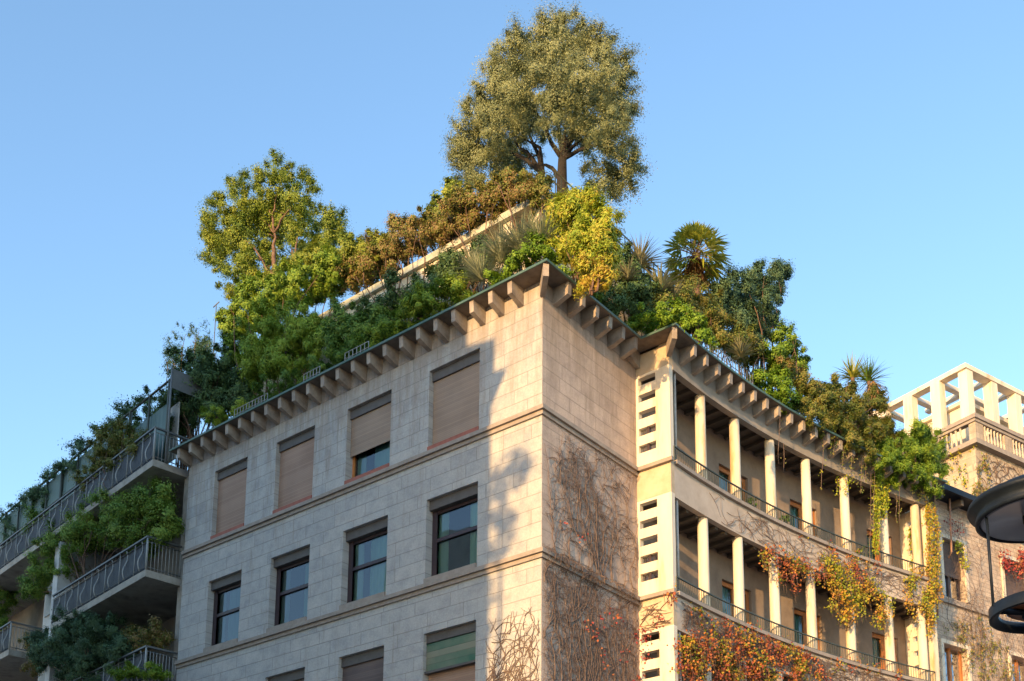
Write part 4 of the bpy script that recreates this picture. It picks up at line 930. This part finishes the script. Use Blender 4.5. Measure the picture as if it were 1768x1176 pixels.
plant('jasmine', 'olive-green shoots spilling over the gutter between the fourth and fifth upper columns', 'shrub', ('C', .5),
      [(1395, 718, 26, 14), (1432, 738, 26, 18), (1465, 760, 24, 22), (1490, 775, 22, 22), (1380, 700, 20, 14)], 'mixed', .08, .036, 3, .14, 12, droop=.6, group=G3, tb=-.1)
plant('jasmine', 'leafy fringe hanging below the gutter at the far end of the curved cornice', 'shrub', ('C', .5),
      [(1520, 795, 22, 22), (1550, 815, 24, 20), (1585, 828, 24, 18), (1612, 838, 18, 18), (1535, 775, 24, 20)], 'green', .08, .034, 3, .14, 12, droop=.6, group=G3, tb=-.15)
# twin cordyline palms + dead fronds
for (x, y, lab, ln) in ((1472, 652, 'left of two small spiky palms against the sky, yellow-green', .75), (1500, 658, 'right of two small spiky palms, darker, beside dead orange fronds', .8)):
    c = onX(x, y, 1.5); t = thing('spiky_palm', lab, 'palm', (c[0], c[1], 16.85), 'small spiky palms')
    q = MB(); q.tube([(c[0], c[1], 16.85), (c[0] + .03, c[1], (16.85 + c[2]) / 2), tuple(c)], [.08, .07, .06], 8); q.build('trunk', M['bark'], t, fix=False)
    blade_obj('fronds', [(c, 120, ln, .05)], LM['palmgreen' if x < 1490 else 'mid'], t, droop=.45)
    if x > 1490: blade_obj('dead_fronds', [((c[0] + .1, c[1] + .1, c[2] - .05), 120, .8, .05), ((c[0] + .2, c[1] + .1, c[2] - .35), 60, .6, .05)], LM['dry'], t, droop=.8, down=True)

# hanging shoots from the cornice
def hang(name, label, cat, strands, leaf, ln=.07, wd=.05, dens=26, group=None, spread=.06, curve=True):
    """strands: (x_top,y_top,y_bot, width_px, off) fall from the roof edge of the curved front"""
    tops = [onCurve(s[0], s[1], s[4]) for s in strands]; base = tops[0]
    t = thing(name, label, cat, tuple(base), group); q = MB(); Ps = []
    for s, a in zip(strands, tops):
        b = onCurve(s[0], s[2], s[4]); n = max(4, int((a[2] - b[2]) / .25)); pts = []
        ox = 0
        for i in range(n + 1):
            f = i / n; p = a + (b - a) * f; ox += RNG.normal() * .025; p = p + np.array([.02 * sin(5 * f), ox, 0]); pts.append(p)
        q.tube(pts, .008, 4)
        L = a[2] - b[2]; m = int(dens * L * (1 + s[3] / 6)); f = RNG.random(m); wpx = s[3] * PX(a)
        ii = np.minimum((f * n).astype(int), n - 1); pp = np.array(pts); P = pp[ii] + (pp[ii + 1] - pp[ii]) * ((f * n) - ii)[:, None]
        P = P + RNG.normal(size=(m, 3)) * np.array([.05, wpx * .5, .03]) ; Ps.append(P)
    q.build('stems', M['twig'], t, fix=False)
    P = np.concatenate(Ps); n = len(P); Nn = rdir(n) * .7 + np.array([.8, -.5, .2]); Nn /= np.linalg.norm(Nn, axis=1, keepdims=True)
    d = rdir(n) * .6 + np.array([0, 0, -1.0]); L = d - Nn * (d * Nn).sum(1)[:, None]; L /= np.linalg.norm(L, axis=1, keepdims=True)
    leafmesh('leaves', P, Nn, L, ln * (.6 + .7 * RNG.random(n)), wd * (.7 + .6 * RNG.random(n)), RNG.random(n), LM[leaf], t)
    return t
G4 = 'trailing vines hanging in front of the loggias'
hang('hanging_vine', 'longest pale stems falling from the far cornice past the sixth upper column', 'vine', [(1503, 770, 1000, 2, .35), (1507, 770, 905, 2, .38)], 'mixed', .06, .04, 10, G4)
hang('hanging_vine', 'lime and yellow vine curtain wrapping the sixth column of the upper loggia', 'vine', [(1515, 775, 960, 9, .12), (1522, 780, 880, 12, .12), (1530, 790, 870, 10, .1), (1512, 830, 945, 7, .1), (1527, 850, 890, 9, .05)], 'limevine', .08, .06, 70, G4)
hang('hanging_vine', 'thin stems dropping between the two far columns of the upper loggia', 'vine', [(1553, 790, 900, 3, .35), (1548, 850, 900, 1, .2)], 'mixed', .06, .04, 14, G4)
hang('hanging_vine', 'short yellow-green sprig over the top of the fifth upper column', 'vine', [(1461, 818, 852, 8, .06), (1470, 822, 836, 6, .08), (1446, 815, 855, 3, -.2), (1438, 740, 775, 2, .4)], 'limevine', .06, .05, 36, G4)
hang('hanging_vine', 'single brown stem looping in front of the third upper column', 'vine', [(1345, 705, 800, 1, .42), (1352, 765, 815, 1, .1)], 'mixed', .05, .03, 5, G4)
hang('hanging_vine', 'single brown stem hanging beside the fourth upper column', 'vine', [(1423, 735, 850, 1, .3), (1421, 735, 760, 2, .42)], 'limevine', .05, .04, 8, G4)
hang('hanging_vine', 'yellow-brown vine covering the far end pilaster down to the lower loggia', 'vine', [(1604, 868, 1000, 8, .06), (1612, 870, 1000, 8, .05), (1608, 880, 1100, 7, .08), (1600, 860, 905, 6, .06), (1612, 950, 1060, 8, .05), (1618, 900, 1020, 5, .06)], 'autumn_y', .075, .055, 60, G4)
hang('hanging_vine', 'bright lime patch on the loggia end wall behind the last upper column', 'vine', [(1578, 905, 985, 7, -.5), (1572, 912, 950, 4, -.5)], 'limevine', .07, .055, 90, G4)
hang('hanging_vine', 'green and ochre tufts under the far brackets of the upper loggia', 'vine', [(1578, 820, 850, 7, .3), (1598, 825, 860, 7, .3), (1590, 835, 865, 5, .2), (1567, 815, 835, 5, .3)], 'mixed', .07, .05, 70, G4)
hang('hanging_vine', 'fine trailing shoots under the wide arching shrub near the fifth column', 'vine', [(1455, 760, 810, 2, .4), (1470, 770, 815, 2, .4), (1485, 775, 850, 3, .4), (1495, 770, 830, 4, .4), (1440, 745, 790, 1, .4), (1475, 775, 800, 4, .38)], 'mixed', .07, .04, 30, G4)

# autumn ivy on the lower loggia parapet
def wall_ivy(name, label, cat, patches, leaf, cover=2.0, group=None, ln=.07, wd=.062, off=.06, place=None, tl=.06):
    place = place or (lambda x, y, o: onCurve(x, y, o))
    c0 = place(patches[0][0], patches[0][1], off); t = thing(name, label, cat, tuple(c0), group); Ps = []
    for (x, y, rx, ry, *o) in patches:
        o = o[0] if o else off
        c = place(x, y, o); k = PX(c); A = pi * rx * ry * k * k; n = int(cover * A / (ln * wd * .5)) + 4
        m = max(4, int(A * 22)); an = RNG.random(m) * 2 * pi; rr = RNG.random(m) ** .5
        cu = np.stack([x + rx * rr * np.cos(an), y + ry * rr * np.sin(an)], 1); cl = np.array([place(u, v, o) for u, v in cu])
        kk_ = RNG.integers(0, m, n); P = cl[kk_] + RNG.normal(size=(n, 3)) * np.array([tl, .11, .11]); Ps.append(P)
    P = np.concatenate(Ps); n = len(P); Nn = rdir(n) * .8 + np.array([.8, -.5, .3]); Nn /= np.linalg.norm(Nn, axis=1, keepdims=True)
    d = rdir(n) * .6 + np.array([0, 0, -1.0]); L = d - Nn * (d * Nn).sum(1)[:, None]; L /= np.linalg.norm(L, axis=1, keepdims=True)
    q = MB()
    for i in range(0, n, 9): q.tube([P[i] + np.array([-.02, 0, .06]), P[i], P[i] + np.array([0, .04, -.2])], .006, 3)
    q.build('stems', M['twig'], t, fix=False)
    leafmesh('leaves', P, Nn, L, ln * (.6 + .7 * RNG.random(n)), wd * (.7 + .6 * RNG.random(n)), np.clip(.5 + .35 * np.sin(P[:, 1] * 3.1 + P[:, 2] * 4) + .3 * RNG.normal(size=n), 0, 1), LM[leaf], t)
    return t
G5 = 'autumn ivy on the loggia fronts'
wall_ivy('autumn_ivy', 'orange-red ivy band edging the opening of the lower loggia from its second column', 'ivy', [(1322, 955, 12, 8), (1345, 965, 14, 9), (1350, 990, 7, 16), (1372, 972, 16, 9), (1370, 1000, 7, 24), (1395, 982, 18, 12), (1418, 988, 18, 12), (1330, 970, 8, 9)], 'autumn', 2.4, G5)
wall_ivy('autumn_ivy', 'golden ivy festoons hanging deepest into the lower loggia', 'ivy', [(1445, 1000, 22, 22), (1445, 1030, 12, 26), (1470, 1010, 20, 30), (1462, 1050, 12, 22), (1480, 1040, 12, 26), (1465, 1070, 8, 14), (1500, 1025, 12, 18), (1520, 1040, 10, 28), (1516, 1065, 9, 14), (1440, 975, 24, 12), (1497, 1010, 10, 14)], 'autumn_y', 2.6, G5, tl=.09)
wall_ivy('autumn_ivy', 'thin russet ivy spread over the spandrel above the golden festoons', 'ivy', [(1460, 965, 34, 16), (1500, 985, 28, 14), (1430, 955, 18, 12), (1480, 990, 26, 10), (1340, 940, 6, 4), (1390, 930, 8, 5)], 'autumn', .75, G5)
wall_ivy('autumn_ivy', 'yellow-orange ivy knot where the lower loggia meets the end pilaster', 'ivy', [(1590, 1000, 24, 16), (1610, 1020, 14, 20), (1575, 1020, 14, 14), (1600, 1045, 16, 18), (1565, 1035, 8, 14), (1575, 1060, 6, 10), (1614, 1050, 10, 24), (1540, 1045, 6, 14), (1608, 1080, 8, 18)], 'autumn_y', 1.6, G5)
wall_ivy('autumn_ivy', 'dense red and orange ivy smothering the third loggia at the bottom of the picture', 'ivy', [(1200, 1130, 30, 40), (1240, 1120, 34, 34), (1280, 1125, 40, 36), (1320, 1140, 40, 34), (1360, 1145, 34, 30), (1225, 1165, 40, 24), (1290, 1175, 50, 26), (1190, 1160, 22, 30), (1400, 1165, 30, 16), (1180, 1110, 16, 14)], 'autumn', 1.9, G5, tl=.1)
wall_ivy('autumn_ivy', 'sparse orange ivy under the ledge of the lower loggia railing', 'ivy', [(1200, 1065, 20, 14), (1240, 1085, 26, 14), (1290, 1100, 30, 14), (1345, 1125, 34, 12), (1400, 1140, 30, 14), (1450, 1150, 24, 12), (1500, 1155, 24, 12), (1160, 1028, 10, 8), (1320, 1105, 24, 10), (1550, 1168, 18, 8)], 'autumn', .9, G5)
onW = lambda P3: None
def place_side(x, y, o): return onX(x, y, .02 + o)
wall_ivy('red_creeper', 'scattered scarlet leaf clusters on the bare-vined wall left of the slotted panels', 'creeper', [(1023, 1085, 7, 12), (1030, 1095, 5, 8), (1068, 1065, 6, 14), (1042, 1068, 5, 5), (1048, 1140, 6, 8), (1078, 1128, 6, 7), (1058, 1055, 4, 5), (975, 905, 5, 3), (1005, 930, 4, 4)], 'red', .7, None, .065, .055, .05, place_side, .03)
def place_end(x, y, o): return onY(x, y, 3.88 - o)
wall_ivy('red_creeper', 'red leaves speckling the lowest slotted panel', 'creeper', [(1112, 1100, 12, 7), (1120, 1108, 6, 6), (1115, 1135, 7, 6), (1135, 1080, 12, 4), (1112, 1170, 10, 4), (1160, 1030, 10, 6)], 'red', 1.3, None, .07, .06, .04, place_end, .03)
RWp = lambda x, y, o: (lambda d: CAM + d * (((np.array([2.2, 16.6]) + rn * o - CAM[:2]) @ rn) / (d[:2] @ rn)))(ray(x, y))
wall_ivy('red_creeper', 'crimson creeper over the wing window beside the lantern', 'creeper', [(1752, 965, 16, 14), (1762, 985, 12, 14), (1735, 958, 10, 5), (1745, 975, 12, 10)], 'red', 2.2, None, .10, .09, .12, RWp, .06)
wall_ivy('red_creeper', 'small crimson sprigs under the dark eaves of the wing', 'creeper', [(1640, 905, 8, 6), (1655, 910, 8, 5), (1650, 925, 6, 4)], 'red', 1.0, None, .08, .07, .12, RWp, .05)
wall_ivy('green_creeper', 'yellow-green tuft on the surround of the first wing window', 'creeper', [(1660, 955, 8, 14), (1655, 945, 8, 6), (1665, 975, 5, 8)], 'limevine', 2.0, None, .08, .07, .12, RWp, .05)
wall_ivy('ochre_creeper', 'ochre creeper growth on the wing wall below the lantern ring', 'creeper', [(1700, 1140, 30, 34), (1680, 1110, 24, 24), (1730, 1165, 26, 20), (1650, 1090, 24, 16), (1690, 1080, 20, 14), (1720, 1120, 18, 18)], 'russet', .8, None, .09, .05, .06, RWp, .04)
TWp = lambda x, y, o: (lambda d: CAM + d * (((np.array([tzx, tzy]) + tn * o - CAM[:2]) @ tn) / (d[:2] @ tn)))(ray(x, y))
wall_ivy('ochre_creeper', 'brown creeper climbing the corner of the cream tower', 'creeper', [(1698, 830, 12, 26), (1690, 850, 14, 14), (1705, 800, 10, 14), (1700, 870, 16, 8)], 'russet', 1.6, None, .12, .07, .06, TWp, .04)
TWq = lambda x, y, o: (lambda d: CAM + d * (((np.array([tzx, tzy]) - td * o - CAM[:2]) @ td) / (d[:2] @ td)))(ray(x, y))
wall_ivy('green_creeper', 'pale yellow-green creeper netting the left face of the cream tower', 'creeper', [(1655, 800, 20, 10), (1645, 830, 24, 10), (1660, 780, 18, 8), (1640, 770, 14, 20), (1665, 820, 12, 14), (1682, 765, 4, 6), (1635, 850, 10, 10)], 'limevine', .55, None, .12, .08, .08, TWq, .04)

# bare creeper networks (twigs lie on the wall face)
def twigs(name, label, F, u0, u1, v0, v1, n, grow, steps=26, rad=.009, seed=3, dens=lambda u, v: 1.0, cat='creeper', step=.09):
    r = np.random.default_rng(seed); q = MB()
    for i in range(n):
        u, v = u0 + (u1 - u0) * r.random(), v0 + (v1 - v0) * r.random()
        if r.random() > dens(u, v): continue
        a = grow(r); cur = r.normal() * .12; pts = []; m = int(steps * (.4 + .9 * r.random()))
        for s in range(m):
            if not (u0 <= u <= u1 and v0 <= v <= v1): break
            pts.append(F(u, v, .012 + .01 * r.random())); a += cur + r.normal() * .22; cur += r.normal() * .04; cur *= .9
            u += step * cos(a); v += step * sin(a)
        if len(pts) > 3: q.tube(pts, [rad * (1.25 - .9 * j / len(pts)) for j in range(len(pts))], 3, cap=False)
    c = F((u0 + u1) / 2, v0, 0); t = thing(name, label, cat, tuple(c)); q.build('stems', M['twig'], t, fix=False); return t
def creeper(label, F, u0, u1, v0, v1, n, seed, side=.16, slen=1.0, rad=.011, lean=0.0, vtop=None):
    """main stems climb from the bottom, side shoots leave them, arch over and droop"""
    r = np.random.default_rng(seed); q = MB(); cnt = [0]
    def grow(u, v, a, L, rd, lvl):
        st = .075; m = int(L / st); cur = r.normal() * .03; pts = []
        for k_ in range(m):
            if not (u0 - .02 <= u <= u1 + .02 and v0 - .3 <= v <= v1): break
            pts.append(F(u, v, .010 + rd + .012 * r.random()))
            tgt = (pi / 2 + lean) if lvl == 0 else None
            if lvl == 0: a += (tgt - a) * .12 + r.normal() * .20
            else: a += cur + r.normal() * .16 + (-.055 if cos(a) > 0 else .055) * (1 if lvl == 1 else .6)
            u += st * cos(a); v += st * sin(a)
            if lvl < 2 and k_ > 2 and r.random() < side * (1.3 if lvl else 1) and cnt[0] < 6000:
                cnt[0] += 1; grow(u, v, a + r.choice([-1, 1]) * (.6 + .7 * r.random()), slen * (.35 + .9 * r.random()) * (.55 if lvl else 1), rd * .62, lvl + 1)
        if len(pts) > 3: q.tube(pts, [rd * (1.1 - .8 * j / len(pts)) for j in range(len(pts))], 3, cap=False)
    for i_ in range(n):
        grow(u0 + (u1 - u0) * r.random(), v0 + (0 if vtop is None else (vtop - v0) * r.random() ** 1.5), pi / 2 + r.normal() * .5, (v1 - v0) * (.25 + .85 * r.random()), rad * (.6 + .6 * r.random()), 0)
    c = F((u0 + u1) / 2, v0, 0); t = thing('bare_creeper', label, 'creeper', tuple(c)); q.build('stems', M['twig'], t, fix=False); return t
over = lambda v: .115 if any(z - .24 < v < z + .02 for z in (S1, S2, S3)) else .002
up = lambda r: pi / 2 + r.normal() * .8
sd = lambda r: r.choice([0, pi]) + r.normal() * .5
creeper('thick tangle of leafless vine on the side wall under the lower string course', lambda u, v, o: (o + over(v), u, v), .03, 3.86, 5.5, 10.35, 80, 5, side=.34, slen=.9, rad=.012, vtop=9.6)
creeper('looser leafless vine arching over the side wall between the two string courses', lambda u, v, o: (o + over(v), u, v), .05, 3.86, 10.0, 13.5, 32, 6, side=.22, slen=1.1, rad=.013, lean=.12, vtop=11.8)
twigs('bare_creeper', 'dotted leafless vine low on the sunlit front corner', lambda u, v, o: (u, -o - .002, v), -1.6, -.02, 5.5, 8.9, 420, up, 12, rad=.008, seed=7, dens=lambda u, v: max(.1, min(1, (8.9 - v) / 2)))
twigs('bare_creeper', 'thin leafless vine combing the curved band between upper and lower loggia', lambda u, v, o: CP(u, o + .002, v), 5.5, 15.8, 12.64, 13.42, 300, sd, 22, rad=.006, seed=8, dens=lambda u, v: min(1, (u - 4.5) / 7))
twigs('bare_creeper', 'dense leafless vine behind the autumn ivy on the lowest curved band', lambda u, v, o: CP(u, o + .002, v), 4.2, 15.8, 9.22, 10.0, 700, sd, 22, rad=.007, seed=9)
creeper('leafless vine veins on the far wing wall', lambda u, v, o: RW(u, o + .1, v), .3, 9, 7.0, 17.2, 26, 10, side=.2, slen=1.6, rad=.012, vtop=13)
twigs('bare_creeper', 'leafless vine on the right face of the cream tower', lambda u, v, o: TW(u, o + .002, v), 0, 6, TZ - 6, TZ - 1.3, 240, up, 20, rad=.012, seed=12)
twigs('bare_creeper', 'few leafless stems on the narrow ochre band above the lowest slotted panel', lambda u, v, o: (u, 3.898 - o, v), .05, .98, 9.25, 10.0, 40, sd, 10, rad=.008, seed=13)

creeper('brown leafless shoots sprawling over the upper curved band behind the russet ivy', lambda u, v, o: CP(u, o + .004, v), 7.0, 15.8, 12.66, 13.45, 34, 21, side=.3, slen=1.6, rad=.009, vtop=13.3)
creeper('brown leafless shoots tangled behind the thick ivy of the lowest curved band', lambda u, v, o: CP(u, o + .004, v), 4.2, 15.8, 9.22, 10.02, 50, 22, side=.3, slen=1.4, rad=.009, vtop=9.9)
# small pots on the upper loggia ledge
for i_, (b_, wd_) in enumerate(((7.9, 'second'), (9.4, 'third'), (12.9, 'fifth'))):
    c = CP(b_, -.10, S1); t = thing('plant_pot', 'small leafy pot behind the upper loggia railing near the %s column from the left' % wd_, 'plant pot', c, 'pots on the upper loggia')
    q = MB(); q.lathe((c[0], c[1], S1 + .002), [(0, 0), (.07, 0), (.095, .15), (.085, .15), (.08, .12), (0, .12)], 14); q.build('pot', M['rail_dark'], t, fix=False)
    P_, N_, L_, T_ = crown([((c[0], c[1], S1 + .24), (.13, .16, .12))], .05, .028, 3, .06, 40); leafmesh('foliage', P_, N_, L_, .05, .028, T_, LM['mid'], t)

# plants on the left wing balconies
def onL(x, y, off):
    b = LB + LN_ * off; q = ray(x, y); return CAM + q * (((b - CAM[:2]) @ LN_) / (q[:2] @ LN_))
def lplant(name, label, cat, off, spec, leaf, **kw):
    global onY
    keep = onY; onY = lambda x, y, o: onL(x, y, off)
    r = plant(name, label, cat, ('Y', 0), spec, leaf, **kw); onY = keep; return r
G6 = 'shrubs on the left wing balconies'
lplant('balcony_tree', 'spreading green-leaved shrub overhanging the middle balcony and hiding the wall behind', 'shrub', .7, [(250, 890, 44, 38), (200, 890, 44, 40), (150, 920, 44, 36), (110, 940, 42, 30), (80, 985, 30, 26), (270, 860, 34, 32), (170, 880, 30, 24), (60, 1010, 20, 24), (110, 985, 26, 16), (285, 905, 22, 34), (230, 930, 40, 26), (75, 900, 26, 20)], 'mid', ln=.10, wd=.05, cover=3.6, clump=.22, density=8, group=G6, stems=2, zbase=13.0, tb=.25)
lplant('balcony_tree', 'dark blue-green bush on the lowest visible balcony', 'shrub', .8, [(140, 1110, 52, 46), (190, 1100, 46, 36), (100, 1130, 40, 36), (160, 1160, 60, 30), (220, 1130, 36, 30), (75, 1110, 22, 24)], 'bluegreen', ln=.09, wd=.045, cover=4.5, clump=.2, density=9, group=G6, stems=2, zbase=9.6, tb=.1)
lplant('balcony_tree', 'brown withering shrub at the inner end of the lowest balcony', 'shrub', .5, [(250, 1105, 26, 26), (275, 1095, 18, 26), (60, 1110, 22, 20), (65, 1145, 20, 22)], 'russet', ln=.08, wd=.05, cover=2.2, clump=.18, density=10, group=G6, stems=3, zbase=9.6, tb=-.2)
lplant('balcony_tree', 'fresh green cushion in front of the lowest balcony rail', 'shrub', 1.1, [(245, 1155, 34, 14), (270, 1165, 20, 10), (220, 1165, 24, 10)], 'green', ln=.07, wd=.04, cover=4, clump=.12, density=14, group=G6, zbase=9.6)
lplant('wall_climber', 'green and rust creeper climbing the screen of the top balcony', 'climber', .95, [(185, 770, 26, 40), (175, 800, 18, 26), (215, 750, 20, 26), (150, 830, 20, 20), (240, 770, 20, 30), (205, 800, 24, 20)], 'mixed', ln=.08, wd=.05, cover=2.6, clump=.18, density=10, group=G6, stems=2, zbase=16.6)
lplant('wall_climber', 'ragged fringe of creeper along the top of the green screens', 'climber', .75, [(170, 742, 18, 10), (140, 770, 20, 12), (110, 800, 18, 12), (85, 822, 18, 12), (60, 850, 16, 14), (35, 870, 16, 14), (10, 900, 16, 16), (125, 800, 8, 24), (75, 850, 8, 26), (210, 705, 14, 6), (20, 930, 12, 20), (240, 690, 10, 6)], 'bluegreen', ln=.10, wd=.045, cover=1.8, clump=.22, density=10, group=G6, zbase=16.6, tb=.2)
lplant('wall_climber', 'dark creeper mass beside the grey side panel of the top terrace', 'climber', .3, [(285, 700, 16, 26), (270, 730, 12, 20), (245, 740, 16, 24), (290, 745, 12, 20), (225, 720, 20, 26), (200, 740, 18, 24), (255, 700, 12, 24)], 'dark', ln=.08, wd=.045, cover=2.6, clump=.16, density=10, group=G6, zbase=16.6)
lplant('balcony_tree', 'dull green shrub at the far-left edge behind the lower railing', 'shrub', .3, [(8, 1030, 22, 30), (0, 1060, 16, 24)], 'mid', ln=.09, wd=.05, cover=3.5, clump=.2, density=9, group=G6, zbase=13.0)
